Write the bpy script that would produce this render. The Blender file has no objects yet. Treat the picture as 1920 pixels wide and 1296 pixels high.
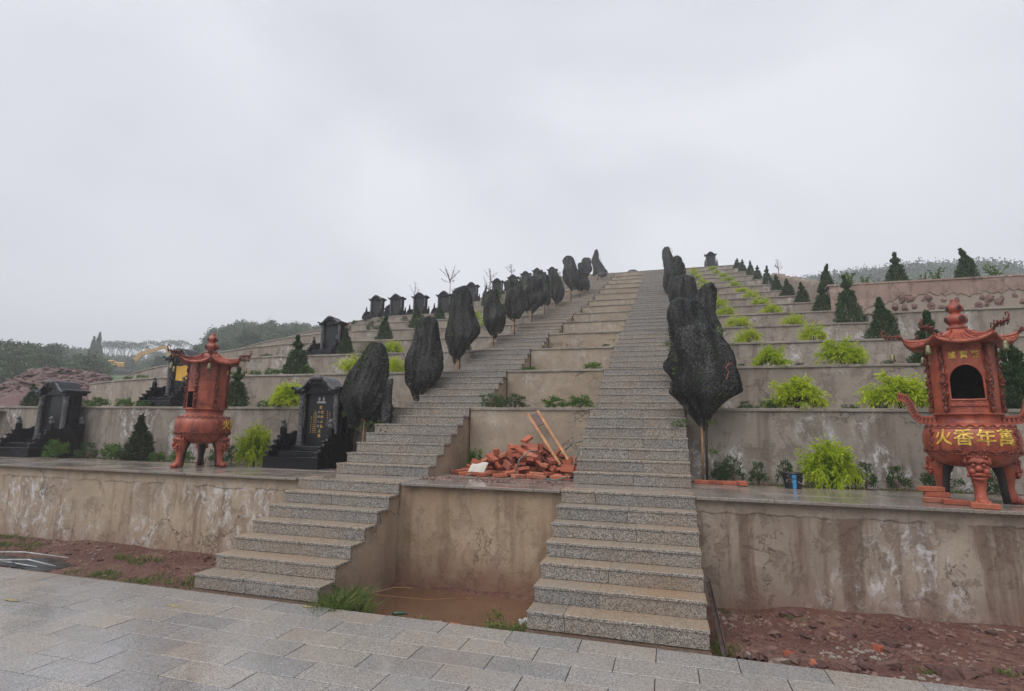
import bpy, math, random
import numpy as np
from mathutils import Vector, Matrix

SC = bpy.context.scene
COL = SC.collection
PI = math.pi
RNG = np.random.default_rng(7)
random.seed(7)

# ------------------------------------------------------------------ camera
cam_data = bpy.data.cameras.new('camera')
cam = bpy.data.objects.new('camera', cam_data)
COL.objects.link(cam)
cam_data.sensor_width = 36.0
cam_data.lens = 992.3 / 1920 * 36.0
cam_data.clip_start = 0.05
cam_data.clip_end = 4000
_p, _y, _r = math.radians(9.19), math.radians(16.272), math.radians(0.903)
_f = Vector((-math.sin(_y) * math.cos(_p), math.cos(_y) * math.cos(_p), math.sin(_p)))
_rt = Vector((math.cos(_y), math.sin(_y), 0))
_u = _rt.cross(_f)
_r2 = math.cos(_r) * _rt + math.sin(_r) * _u
_u2 = -math.sin(_r) * _rt + math.cos(_r) * _u
cam.matrix_world = Matrix(((_r2.x, _u2.x, -_f.x, 0), (_r2.y, _u2.y, -_f.y, 0), (_r2.z, _u2.z, -_f.z, 1.745), (0, 0, 0, 1)))
SC.camera = cam

# ------------------------------------------------------------------ overcast sky, sun, exposure
SUN_EL, SUN_AZ = math.radians(55), math.radians(205)      # azimuth from +y towards +x
world = bpy.data.worlds.new('World')
SC.world = world
world.use_nodes = True
wn = world.node_tree
wn.nodes.clear()
wo = wn.nodes.new('ShaderNodeOutputWorld')
bg1 = wn.nodes.new('ShaderNodeBackground')
sky = wn.nodes.new('ShaderNodeTexSky')
sky.sky_type = 'NISHITA'
sky.sun_disc = False
sky.sun_elevation = SUN_EL
sky.sun_rotation = SUN_AZ
sky.dust_density = 4.0
wn.links.new(sky.outputs[0], bg1.inputs[0])
bg1.inputs[1].default_value = 0.05
bg2 = wn.nodes.new('ShaderNodeBackground')               # the cloud deck
tc = wn.nodes.new('ShaderNodeTexCoord')
mp = wn.nodes.new('ShaderNodeMapping')
mp.inputs['Scale'].default_value = (1.0, 1.0, 1.7)
mp.inputs['Location'].default_value = (0.35, 0.1, 0.4)
n1 = wn.nodes.new('ShaderNodeTexNoise')
n1.inputs['Scale'].default_value = 1.35
n1.inputs['Detail'].default_value = 5.0
n1.inputs['Roughness'].default_value = 0.42
n1.inputs['Distortion'].default_value = 0.5
rmp = wn.nodes.new('ShaderNodeValToRGB')
rmp.color_ramp.elements[0].position = 0.36
rmp.color_ramp.elements[0].color = (0.338, 0.347, 0.384, 1)
rmp.color_ramp.elements[1].position = 0.64
rmp.color_ramp.elements[1].color = (0.472, 0.474, 0.512, 1)
wn.links.new(tc.outputs['Generated'], mp.inputs[0])
wn.links.new(mp.outputs[0], n1.inputs['Vector'])
wn.links.new(n1.outputs['Fac'], rmp.inputs[0])
wn.links.new(rmp.outputs[0], bg2.inputs[0])
bg2.inputs[1].default_value = 1.0
mx = wn.nodes.new('ShaderNodeMixShader')
mx.inputs[0].default_value = 0.93
wn.links.new(bg1.outputs[0], mx.inputs[1])
wn.links.new(bg2.outputs[0], mx.inputs[2])
wn.links.new(mx.outputs[0], wo.inputs[0])

sun_d = bpy.data.lights.new('sun', 'SUN')
sun_d.energy = 1.5
sun_d.angle = math.radians(70)
sun_d.color = (1.0, 0.97, 0.93)
sun = bpy.data.objects.new('sun', sun_d)
COL.objects.link(sun)
_d = Vector((math.sin(SUN_AZ) * math.cos(SUN_EL), math.cos(SUN_AZ) * math.cos(SUN_EL), math.sin(SUN_EL)))
sun.rotation_euler = _d.to_track_quat('Z', 'Y').to_euler()
sun.location = (0, 0, 40)

vs = SC.view_settings
vs.view_transform = 'Standard'
vs.look = 'None'
vs.exposure = 0.95
vs.gamma = 1.0
vs.use_curve_mapping = False
SC.render.engine = 'CYCLES'
SC.cycles.max_bounces = 4
SC.cycles.diffuse_bounces = 2
SC.cycles.glossy_bounces = 2
SC.cycles.transmission_bounces = 3
SC.cycles.transparent_max_bounces = 10
SC.cycles.volume_bounces = 1
SC.cycles.use_denoising = True
SC.cycles.use_adaptive_sampling = True
SC.cycles.adaptive_threshold = 0.015

# ------------------------------------------------------------------ node material helper
class NM:
    def __init__(self, name):
        self.m = bpy.data.materials.new(name)
        self.m.use_nodes = True
        self.t = self.m.node_tree
        self.b = self.t.nodes['Principled BSDF']
        self.out = self.t.nodes['Material Output']
        self._pos = None
    def n(self, typ, **kw):
        nd = self.t.nodes.new('ShaderNode' + typ)
        for k, v in kw.items():
            if hasattr(nd, k) and k not in nd.inputs:
                setattr(nd, k, v)
            else:
                self.set(nd.inputs[k], v)
        return nd
    def set(self, sock, v):
        if isinstance(v, bpy.types.NodeSocket):
            self.t.links.new(v, sock)
        elif isinstance(v, (tuple, list)) and len(v) == 3 and sock.type == 'RGBA':
            sock.default_value = (*v, 1)
        else:
            sock.default_value = v
    def pos(self):
        if self._pos is None:
            self._pos = self.n('NewGeometry').outputs['Position']
        return self._pos
    def obj(self):
        return self.n('TexCoord').outputs['Object']
    def rnd(self):
        return self.n('ObjectInfo').outputs['Random']
    def map(self, v, scale=(1, 1, 1), loc=(0, 0, 0), rot=(0, 0, 0)):
        nd = self.n('Mapping')
        self.set(nd.inputs[0], v)
        nd.inputs['Scale'].default_value = scale
        nd.inputs['Location'].default_value = loc
        nd.inputs['Rotation'].default_value = rot
        return nd.outputs[0]
    def noise(self, v, scale, detail=4, rough=0.55, dist=0.0, out='Fac'):
        nd = self.n('TexNoise')
        self.set(nd.inputs['Vector'], v)
        nd.inputs['Scale'].default_value = scale
        nd.inputs['Detail'].default_value = detail
        nd.inputs['Roughness'].default_value = rough
        nd.inputs['Distortion'].default_value = dist
        return nd.outputs[out]
    def voro(self, v, scale, feat='F1', out='Distance', rand=1.0):
        nd = self.n('TexVoronoi')
        nd.feature = feat
        self.set(nd.inputs['Vector'], v)
        nd.inputs['Scale'].default_value = scale
        nd.inputs['Randomness'].default_value = rand
        return nd.outputs[out]
    def step(self, v, a, b, lo=0.0, hi=1.0):
        nd = self.n('MapRange')
        nd.interpolation_type = 'SMOOTHSTEP'
        self.set(nd.inputs[0], v)
        nd.inputs[1].default_value = a
        nd.inputs[2].default_value = b
        nd.inputs[3].default_value = lo
        nd.inputs[4].default_value = hi
        return nd.outputs[0]
    def math(self, op, a, b=0.0):
        nd = self.n('Math')
        nd.operation = op
        self.set(nd.inputs[0], a)
        self.set(nd.inputs[1], b)
        return nd.outputs[0]
    def mul(self, a, b): return self.math('MULTIPLY', a, b)
    def add(self, a, b): return self.math('ADD', a, b)
    def mix(self, fac, a, b, mode='MIX'):
        nd = self.n('Mix')
        nd.data_type = 'RGBA'
        nd.blend_type = mode
        self.set(nd.inputs[0], fac)
        self.set(nd.inputs[6], a if not (isinstance(a, tuple) and len(a) == 3) else (*a, 1))
        self.set(nd.inputs[7], b if not (isinstance(b, tuple) and len(b) == 3) else (*b, 1))
        return nd.outputs[2]
    def ramp(self, v, stops):
        nd = self.n('ValToRGB')
        self.set(nd.inputs[0], v)
        cr = nd.color_ramp
        while len(cr.elements) < len(stops):
            cr.elements.new(0.5)
        for e, (p, c) in zip(cr.elements, stops):
            e.position = p
            e.color = (*c, 1)
        return nd.outputs[0]
    def sep(self, v):
        nd = self.n('SeparateXYZ')
        self.set(nd.inputs[0], v)
        return nd.outputs
    def vadd(self, a, b):
        nd = self.n('VectorMath')
        nd.operation = 'ADD'
        self.set(nd.inputs[0], a)
        self.set(nd.inputs[1], b)
        return nd.outputs[0]
    def vscale(self, a, s):
        nd = self.n('VectorMath')
        nd.operation = 'SCALE'
        self.set(nd.inputs[0], a)
        nd.inputs['Scale'].default_value = s
        return nd.outputs[0]
    def bump(self, h, strength=0.3, dist=0.02, prev=None):
        nd = self.n('Bump')
        self.set(nd.inputs['Height'], h)
        nd.inputs['Strength'].default_value = strength
        nd.inputs['Distance'].default_value = dist
        if prev is not None:
            self.set(nd.inputs['Normal'], prev)
        return nd.outputs[0]
    def fin(self, col=None, rough=None, normal=None, metal=None, spec=None, coat=None):
        for k, v in (('Base Color', col), ('Roughness', rough), ('Normal', normal), ('Metallic', metal), ('Specular IOR Level', spec), ('Coat Weight', coat)):
            if v is not None:
                self.set(self.b.inputs[k], v)
        return self.m

HAZE = 0.0025
MAT = {}
def plain(name, col, rough=0.6, metal=0.0, var=0.25, scale=14, bump=0.15, spec=0.5):
    k = NM(name)
    o = k.obj()
    n = k.noise(o, scale, 5)
    c = k.mix(k.step(n, 0.35, 0.7), tuple(x * (1 - var) for x in col), tuple(min(1, x * (1 + var)) for x in col))
    MAT[name] = k.fin(c, rough, k.bump(k.noise(o, scale * 5, 3), bump, 0.004), metal, spec)
    return MAT[name]

# weathered cement render of the terrace walls
def plaster(name, base, dark, mud=False, white=1.0, wet=0.0, seed=0.0, streak=1.0, peel=1.0, band=None, run=0.0):
    k = NM(name)
    p = k.map(k.pos(), loc=(seed, seed * 1.7, seed * 0.3))
    wob = k.vscale(k.noise(p, 2.3, 4, out='Color'), 0.35)
    pw = k.vadd(p, wob)
    big = k.noise(p, 0.6, 5, 0.62)
    mid = k.noise(pw, 2.6, 6, 0.65)
    fine = k.noise(p, 34, 4, 0.7)
    col = k.mix(k.step(big, 0.36, 0.62), dark, base)
    col = k.mix(k.step(mid, 0.36, 0.60, 0.55, 0), col, tuple(c * 0.62 for c in base))
    # patches where the skim coat has come off, with a darker rim
    pn = k.noise(k.map(pw, (1, 1, 0.7)), 3.6, 8, 0.76, 0.0)
    sp = k.step(pn, 0.52, 0.585, 0, 0.48 * peel)
    rim = k.mul(k.step(pn, 0.575, 0.585), k.step(pn, 0.585, 0.60, 1, 0))
    col = k.mix(sp, col, (dark[0] * 0.62, dark[1] * 0.54, dark[2] * 0.50))
    col = k.mix(k.mul(rim, 0.25 * peel), col, tuple(c * 0.4 for c in dark))
    # running damp streaks
    st = k.noise(k.map(k.vadd(p, k.vscale(wob, 0.25)), (1.5, 1.5, 0.10)), 2.0, 5, 0.66)
    stm = k.step(st, 0.51 - run, 0.63 - run, 0, min(0.9, 0.78 * streak))
    col = k.mix(stm, col, (dark[0] * 0.46, dark[1] * 0.35, dark[2] * 0.31))
    # lime bloom in runs and flecks
    e1 = k.step(k.noise(k.map(p, (1, 1, 0.6)), 0.95, 3, 0.5), 0.51, 0.62)
    e2 = k.step(k.noise(k.map(pw, (1.2, 1.2, 0.6)), 8.5, 6, 0.75, 0.2), 0.50, 0.60)
    e3 = k.step(k.noise(k.map(pw, (2.0, 2.0, 0.45)), 3.1, 5, 0.7, 0.1), 0.47, 0.66)
    ef = k.mul(k.mul(e1, k.add(k.mul(e2, 0.85), k.mul(e3, 0.40))), white)
    col = k.mix(ef, col, (0.60, 0.595, 0.605))
    if band is not None:
        # the newer skim coat along the top, parting along a crack
        bz = k.add(k.sep(k.pos())[2], k.mul(k.add(k.noise(p, 2.6, 6, 0.7), -0.5), 0.16))
        bm = k.step(bz, band, band + 0.02)
        col = k.mix(k.mul(bm, 0.75), col, k.mix(k.step(mid, 0.4, 0.62), tuple(c * 0.82 for c in base), tuple(min(1, c * 1.06) for c in base)))
        bl = k.mul(k.mul(k.step(bz, band - 0.016, band - 0.004), k.step(bz, band, band + 0.01, 1, 0)), k.step(k.noise(p, 1.7, 3), 0.44, 0.54))
        col = k.mix(k.mul(bl, 0.75), col, (0.05, 0.036, 0.028))
    # hair cracks
    cr = k.voro(k.vadd(p, k.vscale(k.noise(p, 3.5, 5, 0.7, out='Color'), 0.7)), 0.8, 'DISTANCE_TO_EDGE')
    crm = k.mul(k.step(cr, 0.002, 0.010, 1, 0), k.step(k.noise(p, 0.8, 2), 0.51, 0.57))
    col = k.mix(k.mul(crm, 0.85), col, (0.045, 0.032, 0.026))
    if mud:
        z = k.sep(k.pos())[2]
        zz = k.add(z, k.mul(k.noise(k.map(p, (1, 1, 0.4)), 1.2, 5, 0.68), -1.0))
        col = k.mix(k.step(zz, -0.75, -0.18, mud, 0), col, (0.165, 0.075, 0.052))
    col = k.mix(k.step(fine, 0.3, 0.75, 0.40, 0), col, tuple(c * 0.55 for c in base))
    h = k.add(k.mul(mid, 0.6), k.add(k.mul(fine, 0.22), k.mul(k.math('SUBTRACT', 0.0, k.add(crm, k.mul(sp, 0.9))), 0.6)))
    MAT[name] = k.fin(col, k.step(st, 0.5, 0.66, 0.9, 0.5), k.bump(h, 0.6, 0.035), spec=0.35)

plaster('plaster_low', (0.42, 0.335, 0.245), (0.325, 0.252, 0.186), mud=0.5, white=0.8, seed=1.0, band=0.86)
plaster('plaster_low_right', (0.355, 0.29, 0.232), (0.26, 0.205, 0.162), mud=0.8, white=0.7, seed=1.0, streak=1.15, peel=1.2, band=0.88, run=0.03)
plaster('plaster_pit', (0.41, 0.315, 0.215), (0.31, 0.215, 0.142), mud=0.95, white=0.12, seed=9.0, streak=0.7, peel=0.8)
plaster('plaster_step', (0.44, 0.335, 0.24), (0.35, 0.26, 0.182), mud=0.35, white=0.05, seed=12.0, streak=0.35, peel=0.7)
plaster('plaster_a', (0.345, 0.302, 0.258), (0.25, 0.213, 0.178), white=1.0, seed=3.0, streak=0.8)
plaster('plaster_b', (0.335, 0.288, 0.240), (0.255, 0.214, 0.176), white=0.7, seed=14.0, streak=0.6)
plaster('plaster_mid', (0.385, 0.315, 0.238), (0.32, 0.255, 0.192), white=0.35, seed=21.0, streak=0.2, peel=0.4)
plaster('plaster_pink', (0.37, 0.27, 0.228), (0.29, 0.19, 0.158), white=0.5, seed=30.0, streak=0.5)
plaster('coping', (0.33, 0.295, 0.25), (0.22, 0.19, 0.158), white=0.2, seed=40.0, streak=0.3)

# grey speckled granite, dry riser / wet brown tread / paving
def granite(name, lo, hi, stain, rough, fleck=170.0, tint=0.2, stain_amt=0.6, wetmul=1.0, flat=None):
    k = NM(name)
    p = k.pos()
    r = k.rnd()
    sp = k.voro(k.vadd(p, k.vscale(k.noise(p, 60, 2, out='Color'), 0.012)), fleck, out='Color')
    v = k.sep(sp)[0]
    f2 = k.noise(p, fleck * 0.55, 3, 0.7)
    g = k.step(k.add(k.mul(v, 0.55), k.mul(f2, 0.55)), 0.28, 0.82)
    col = k.mix(g, lo, hi)
    big = k.noise(k.vadd(p, k.vscale(k.n('CombineXYZ', X=r, Y=r, Z=r).outputs[0], 9.0)), 1.7, 5, 0.62)
    col = k.mix(k.step(big, 0.44, 0.68, 0, stain_amt), col, k.mix(0.5, col, stain))
    col = k.mix(k.mul(k.step(k.noise(p, 0.9, 4, 0.6), 0.5, 0.7), stain_amt * 0.6), col, stain)
    if flat is not None:
        nz = k.sep(k.n('NewGeometry').outputs['Normal'])[2]
        col = k.mix(k.step(nz, 0.6, 0.9), k.mix(g, *flat), col)
    tv = k.ramp(r, ((0.0, (0.80, 0.82, 0.86)), (0.35, (0.95, 0.955, 0.97)), (0.7, (1.04, 1.0, 0.96)), (1.0, (1.08, 1.0, 0.91))))
    col = k.mix(tint * 4 if tint < 0.25 else 1.0, col, tv, 'MULTIPLY')
    ro = k.step(k.noise(p, 2.1, 4, 0.6), 0.38, 0.66, rough[0], rough[1])
    MAT[name] = k.fin(col, ro, k.bump(k.add(k.mul(f2, 0.5), k.mul(v, 0.3)), 0.16, 0.003), spec=0.5)

granite('granite_riser', (0.048, 0.045, 0.043), (0.345, 0.318, 0.286), (0.20, 0.135, 0.085), (0.6, 0.36), stain_amt=0.55, fleck=140)
granite('granite_tread', (0.135, 0.112, 0.088), (0.33, 0.272, 0.210), (0.25, 0.165, 0.098), (0.42, 0.15), stain_amt=0.72, flat=((0.040, 0.037, 0.035), (0.37, 0.338, 0.302)), fleck=140)
granite('granite_wet', (0.125, 0.110, 0.098), (0.29, 0.255, 0.225), (0.185, 0.125, 0.095), (0.26, 0.06), stain_amt=0.6)
granite('granite_paving', (0.135, 0.131, 0.127), (0.335, 0.322, 0.306), (0.265, 0.212, 0.165), (0.30, 0.07), fleck=150, stain_amt=0.5)

# black polished granite of the tombs
k = NM('black_granite')
o = k.pos()
g = k.noise(o, 220, 2, 0.6)
MAT['black_granite'] = k.fin(k.mix(k.step(g, 0.45, 0.75), (0.004, 0.004, 0.005), (0.012, 0.012, 0.014)), k.step(k.noise(o, 3, 4), 0.3, 0.7, 0.14, 0.30), spec=0.25)
k = NM('carved_granite')
o = k.obj()
g = k.voro(k.map(o, (1, 1, 0.6)), 34, 'F1')
g2 = k.noise(o, 40, 3, 0.6, 2.0)
MAT['carved_granite'] = k.fin(k.mix(k.step(k.add(g, g2), 0.5, 1.1), (0.012, 0.012, 0.014), (0.13, 0.13, 0.138)), 0.55, k.bump(k.add(g, g2), 0.9, 0.02), spec=0.5)
k = NM('slate_granite')
o = k.pos()
MAT['slate_granite'] = k.fin(k.mix(k.noise(o, 60, 3), (0.007, 0.0072, 0.009), (0.018, 0.0185, 0.022)), 0.25, k.bump(k.noise(o, 9, 3), 0.06, 0.01), spec=0.35)

# red-brown painted cast iron
k = NM('red_iron')
o = k.obj()
n = k.noise(o, 5, 6, 0.65)
n2 = k.noise(k.map(o, (3, 3, 0.5)), 3, 4, 0.6)
col = k.ramp(n, ((0.32, (0.130, 0.028, 0.020)), (0.5, (0.285, 0.058, 0.031)), (0.68, (0.390, 0.096, 0.047))))
col = k.mix(k.step(n2, 0.50, 0.66, 0, 0.65), col, (0.115, 0.026, 0.022))
col = k.mix(k.step(k.noise(o, 42, 3, 0.7), 0.66, 0.72, 0, 0.7), col, (0.04, 0.018, 0.016))
MAT['red_iron'] = k.fin(col, k.step(n, 0.35, 0.65, 0.55, 0.36), k.bump(k.noise(o, 55, 4, 0.6), 0.22, 0.006), spec=0.5)
k = NM('red_relief')                       # cast scrollwork bands
o = k.obj()
w = k.noise(o, 17, 3, 0.55, 2.4)
rid = k.math('ABSOLUTE', k.math('SUBTRACT', w, 0.5))
rm = k.step(rid, 0.015, 0.07, 1, 0)
col = k.mix(rm, (0.135, 0.030, 0.022), (0.420, 0.105, 0.052))
MAT['red_relief'] = k.fin(col, 0.46, k.bump(rm, 1.0, 0.022), spec=0.5)
plain('dark_iron', (0.022, 0.014, 0.013), 0.7)
plain('soot', (0.030, 0.016, 0.016), 0.85)
plain('gold_paint', (0.58, 0.38, 0.06), 0.42, 0.15, 0.35, 22, 0.25)
plain('bronze', (0.20, 0.18, 0.10), 0.42, 0.6, 0.3, 30)
plain('engraved_white', (0.30, 0.30, 0.31), 0.7)
plain('engraved_gold', (0.60, 0.36, 0.07), 0.5)
plain('yellow_sheet', (0.62, 0.34, 0.045), 0.6, 0, 0.12, 3)

# fired brick
k = NM('brick')
o = k.obj()
r = k.rnd()
base = k.ramp(r, ((0.0, (0.21, 0.055, 0.034)), (0.3, (0.31, 0.084, 0.046)), (0.6, (0.38, 0.115, 0.062)), (0.85, (0.42, 0.170, 0.108)), (1.0, (0.19, 0.050, 0.034))))
n = k.noise(k.vadd(o, k.vscale(k.n('CombineXYZ', X=r, Y=r, Z=r).outputs[0], 7.0)), 22, 5, 0.65)
col = k.mix(k.step(n, 0.42, 0.68, 0, 0.5), base, (0.19, 0.062, 0.042))
col = k.mix(k.step(k.noise(o, 9, 3), 0.6, 0.72, 0, 0.35), col, (0.46, 0.27, 0.19))
MAT['brick'] = k.fin(col, 0.85, k.bump(k.noise(o, 70, 4, 0.7), 0.5, 0.006), spec=0.3)

# red soil
def soil(name, a, b, c, sc=1.0, rough=0.95):
    k = NM(name)
    p = k.pos()
    n = k.noise(p, 1.6 * sc, 7, 0.66)
    n2 = k.noise(p, 18 * sc, 5, 0.7)
    n3 = k.voro(p, 26 * sc)
    col = k.ramp(n, ((0.3, a), (0.52, b), (0.72, c)))
    col = k.mix(k.step(n2, 0.42, 0.66, 0, 0.55), col, tuple(x * 0.5 for x in a))
    h = k.add(k.mul(n2, 0.7), k.mul(n3, 0.6))
    MAT[name] = k.fin(col, k.step(n, 0.4, 0.62, 0.6, rough), k.bump(h, 0.9, 0.03), spec=0.3)
soil('red_soil', (0.088, 0.038, 0.031), (0.125, 0.058, 0.044), (0.205, 0.135, 0.095))
soil('bed_soil', (0.075, 0.050, 0.036), (0.115, 0.075, 0.052), (0.14, 0.10, 0.072))
soil('mound_soil', (0.085, 0.045, 0.045), (0.120, 0.066, 0.062), (0.155, 0.090, 0.080), 0.5)
soil('hill_green', (0.045, 0.085, 0.026), (0.065, 0.115, 0.036), (0.105, 0.125, 0.055), 0.35)
k = NM('rubble')
o = k.obj()
p = k.pos()
r = k.rnd()
v = k.voro(p, 2.7, out='Color')
col = k.ramp(k.sep(v)[0], ((0.0, (0.105, 0.055, 0.048)), (0.5, (0.155, 0.085, 0.072)), (0.85, (0.24, 0.155, 0.125)), (1.0, (0.25, 0.215, 0.19))))
col = k.mix(k.step(k.noise(p, 14, 5, 0.7), 0.4, 0.7, 0, 0.6), col, (0.080, 0.034, 0.030))
MAT['rubble'] = k.fin(col, 0.85, k.bump(k.noise(p, 30, 5, 0.7), 0.7, 0.015), spec=0.35)
k = NM('rock')
o = k.obj()
r = k.rnd()
base = k.ramp(r, ((0.0, (0.090, 0.046, 0.040)), (0.6, (0.14, 0.076, 0.064)), (0.9, (0.24, 0.16, 0.12)), (1.0, (0.32, 0.28, 0.25))))
col = k.mix(k.step(k.noise(o, 9, 5, 0.7), 0.4, 0.65, 0, 0.6), base, (0.075, 0.034, 0.028))
MAT['rock'] = k.fin(col, 0.8, k.bump(k.noise(o, 24, 5, 0.7), 0.7, 0.01), spec=0.35)

# rough stone band of the upper right wall
k = NM('mortar_pale')
p = k.pos()
MAT['mortar_pale'] = k.fin(k.mix(k.noise(p, 12, 5, 0.7), (0.25, 0.20, 0.165), (0.36, 0.30, 0.25)), 0.9, k.bump(k.noise(p, 30, 5, 0.7), 0.8, 0.03))
k = NM('stone_red')
o = k.obj()
r = k.rnd()
MAT['stone_red'] = k.fin(k.mix(k.step(k.noise(o, 12, 5), 0.35, 0.7), k.ramp(r, ((0, (0.175, 0.095, 0.080)), (1, (0.25, 0.150, 0.125)))), (0.14, 0.080, 0.070)), 0.85, k.bump(k.noise(o, 20, 5), 0.7, 0.03))

# muddy water
k = NM('muddy_water')
p = k.pos()
n = k.noise(p, 1.1, 4)
MAT['muddy_water'] = k.fin(k.mix(k.step(n, 0.4, 0.65), (0.105, 0.056, 0.032), (0.140, 0.080, 0.048)), k.step(n, 0.4, 0.7, 0.06, 0.18), k.bump(k.noise(p, 6, 3), 0.05, 0.01), spec=0.5)

# shade net
k = NM('shade_net')
o = k.obj()
r = k.rnd()
wv = k.noise(k.map(o, (1, 1, 0.6)), 52, 3, 0.75)
pleat = k.noise(k.map(o, (3.6, 3.6, 0.45)), 2.1, 4, 0.5)
blot = k.noise(o, 3.0, 5, 0.65)
col = k.mix(k.step(wv, 0.38, 0.64), (0.006, 0.0062, 0.0066), (0.098, 0.100, 0.102))
col = k.mix(k.step(pleat, 0.38, 0.60, 0.72, 0), col, (0.006, 0.006, 0.0065))  # shade of the vertical folds painted into the net colour
col = k.mix(k.step(blot, 0.55, 0.70, 0, 0.55), col, (0.034, 0.044, 0.022))
k.fin(col, 0.85, k.bump(k.add(k.mul(wv, 0.12), pleat), 0.5, 0.05), spec=0.1)
tr = k.n('BsdfTransparent')
ms = k.n('MixShader')
holes = k.mul(k.step(k.noise(o, 130, 1, 0.5), 0.50, 0.62), k.step(blot, 0.42, 0.62, 0.30, 0.85))
k.set(ms.inputs[0], holes)
k.t.links.new(k.b.outputs[0], ms.inputs[1])
k.t.links.new(tr.outputs[0], ms.inputs[2])
k.t.links.new(ms.outputs[0], k.out.inputs[0])
MAT['shade_net'] = k.m

# leaves: colour from a per-leaf attribute, some light passes through
def leaf(name, cols, rough=0.55, trans=0.3):
    k = NM(name)
    at = k.n('Attribute')
    at.attribute_name = 'tone'
    at.attribute_type = 'GEOMETRY'
    r = k.rnd()
    col = k.ramp(at.outputs['Fac'], tuple((i / (len(cols) - 1), c) for i, c in enumerate(cols)))
    col = k.mix(0.5, col, k.ramp(r, ((0, (0.66, 0.80, 0.80)), (0.5, (0.95, 0.97, 0.95)), (1, (1.18, 1.10, 1.0)))), 'MULTIPLY')
    k.fin(col, rough, spec=0.3)
    if trans:
        tl = k.n('BsdfTranslucent')
        k.set(tl.inputs[0], col)
        ms = k.n('MixShader')
        ms.inputs[0].default_value = trans
        k.t.links.new(k.b.outputs[0], ms.inputs[1])
        k.t.links.new(tl.outputs[0], ms.inputs[2])
        k.t.links.new(ms.outputs[0], k.out.inputs[0])
    MAT[name] = k.m
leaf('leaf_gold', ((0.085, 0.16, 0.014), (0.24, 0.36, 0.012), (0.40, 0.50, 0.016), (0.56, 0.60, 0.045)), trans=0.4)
leaf('leaf_cypress', ((0.018, 0.040, 0.018), (0.036, 0.074, 0.028), (0.060, 0.108, 0.040), (0.095, 0.145, 0.065)), trans=0.12)
leaf('leaf_browned', ((0.045, 0.036, 0.018), (0.05, 0.060, 0.024), (0.050, 0.085, 0.030), (0.085, 0.095, 0.04)), trans=0.12)
leaf('leaf_shrub', ((0.030, 0.065, 0.016), (0.060, 0.125, 0.024), (0.095, 0.18, 0.030), (0.17, 0.25, 0.045)), trans=0.3)
leaf('leaf_dark_shrub', ((0.022, 0.045, 0.016), (0.036, 0.075, 0.024), (0.055, 0.10, 0.03), (0.10, 0.13, 0.05)), trans=0.25)
leaf('leaf_pine', ((0.035, 0.065, 0.020), (0.065, 0.105, 0.030), (0.10, 0.14, 0.045), (0.16, 0.19, 0.07)), trans=0.2)
leaf('leaf_forest', ((0.016, 0.036, 0.014), (0.034, 0.068, 0.025), (0.055, 0.100, 0.034), (0.095, 0.145, 0.05)), trans=0.15)
leaf('leaf_far', ((0.010, 0.022, 0.012), (0.018, 0.036, 0.018), (0.028, 0.052, 0.024), (0.045, 0.075, 0.034)), trans=0.0)
leaf('leaf_grass', ((0.060, 0.105, 0.022), (0.095, 0.16, 0.030), (0.15, 0.20, 0.045), (0.27, 0.24, 0.10)), trans=0.3)
leaf('leaf_grey', ((0.05, 0.06, 0.05), (0.08, 0.09, 0.075), (0.11, 0.12, 0.10), (0.13, 0.13, 0.11)), trans=0.1)
plain('bark', (0.085, 0.058, 0.040), 0.9, 0, 0.4, 20, 0.5)
plain('bamboo', (0.30, 0.165, 0.075), 0.6, 0, 0.25, 12, 0.2)
plain('wood', (0.36, 0.165, 0.062), 0.5, 0, 0.25, 8, 0.2)
plain('brown_board', (0.105, 0.060, 0.055), 0.65, 0, 0.2, 10)
plain('rust', (0.055, 0.034, 0.030), 0.8, 0, 0.4, 16, 0.5)
plain('digger_yellow', (0.50, 0.265, 0.045), 0.5, 0, 0.15, 2)
plain('digger_dark', (0.03, 0.03, 0.032), 0.6)
plain('glass_dark', (0.03, 0.04, 0.05), 0.1)
plain('bucket_black', (0.012, 0.013, 0.018), 0.35)
plain('bucket_blue', (0.035, 0.25, 0.52), 0.4, 0, 0.2, 8)
plain('pale_sheet', (0.46, 0.43, 0.38), 0.7, 0, 0.1, 6)
plain('tarp_black', (0.010, 0.011, 0.014), 0.3, 0, 0.3, 10, 0.6)
plain('white_plastic', (0.34, 0.35, 0.345), 0.5)
plain('green_glass', (0.03, 0.085, 0.05), 0.25)
plain('red_tape', (0.32, 0.05, 0.045), 0.6)
plain('hose', (0.10, 0.15, 0.13), 0.5)
plain('yellow_mark', (0.27, 0.22, 0.10), 0.8, 0, 0.5, 40)
k = NM('quarry')
p = k.pos()
r = k.rnd()
base = k.ramp(r, ((0.0, (0.085, 0.050, 0.048)), (0.6, (0.135, 0.085, 0.078)), (1.0, (0.22, 0.155, 0.135))))
MAT['quarry'] = k.fin(k.mix(k.step(k.noise(p, 2.5, 5, 0.7), 0.4, 0.65, 0, 0.6), base, (0.07, 0.042, 0.042)), 0.85, k.bump(k.noise(p, 6, 5, 0.7), 0.7, 0.05))

# ------------------------------------------------------------------ mesh helpers
def mesh(name, V, F, mat=None, smooth=False, tone=None):
    me = bpy.data.meshes.new(name)
    if isinstance(V, np.ndarray):
        V = V.tolist()
    if isinstance(F, np.ndarray):
        F = F.tolist()
    me.from_pydata(V, [], F)
    if mat:
        for m in (mat if isinstance(mat, (list, tuple)) else [mat]):
            me.materials.append(MAT[m])
    if smooth:
        me.polygons.foreach_set('use_smooth', [True] * len(me.polygons))
    if tone is not None:
        a = me.attributes.new('tone', 'FLOAT', 'POINT')
        a.data.foreach_set('value', np.asarray(tone, dtype=np.float32))
    me.update()
    return me

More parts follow.
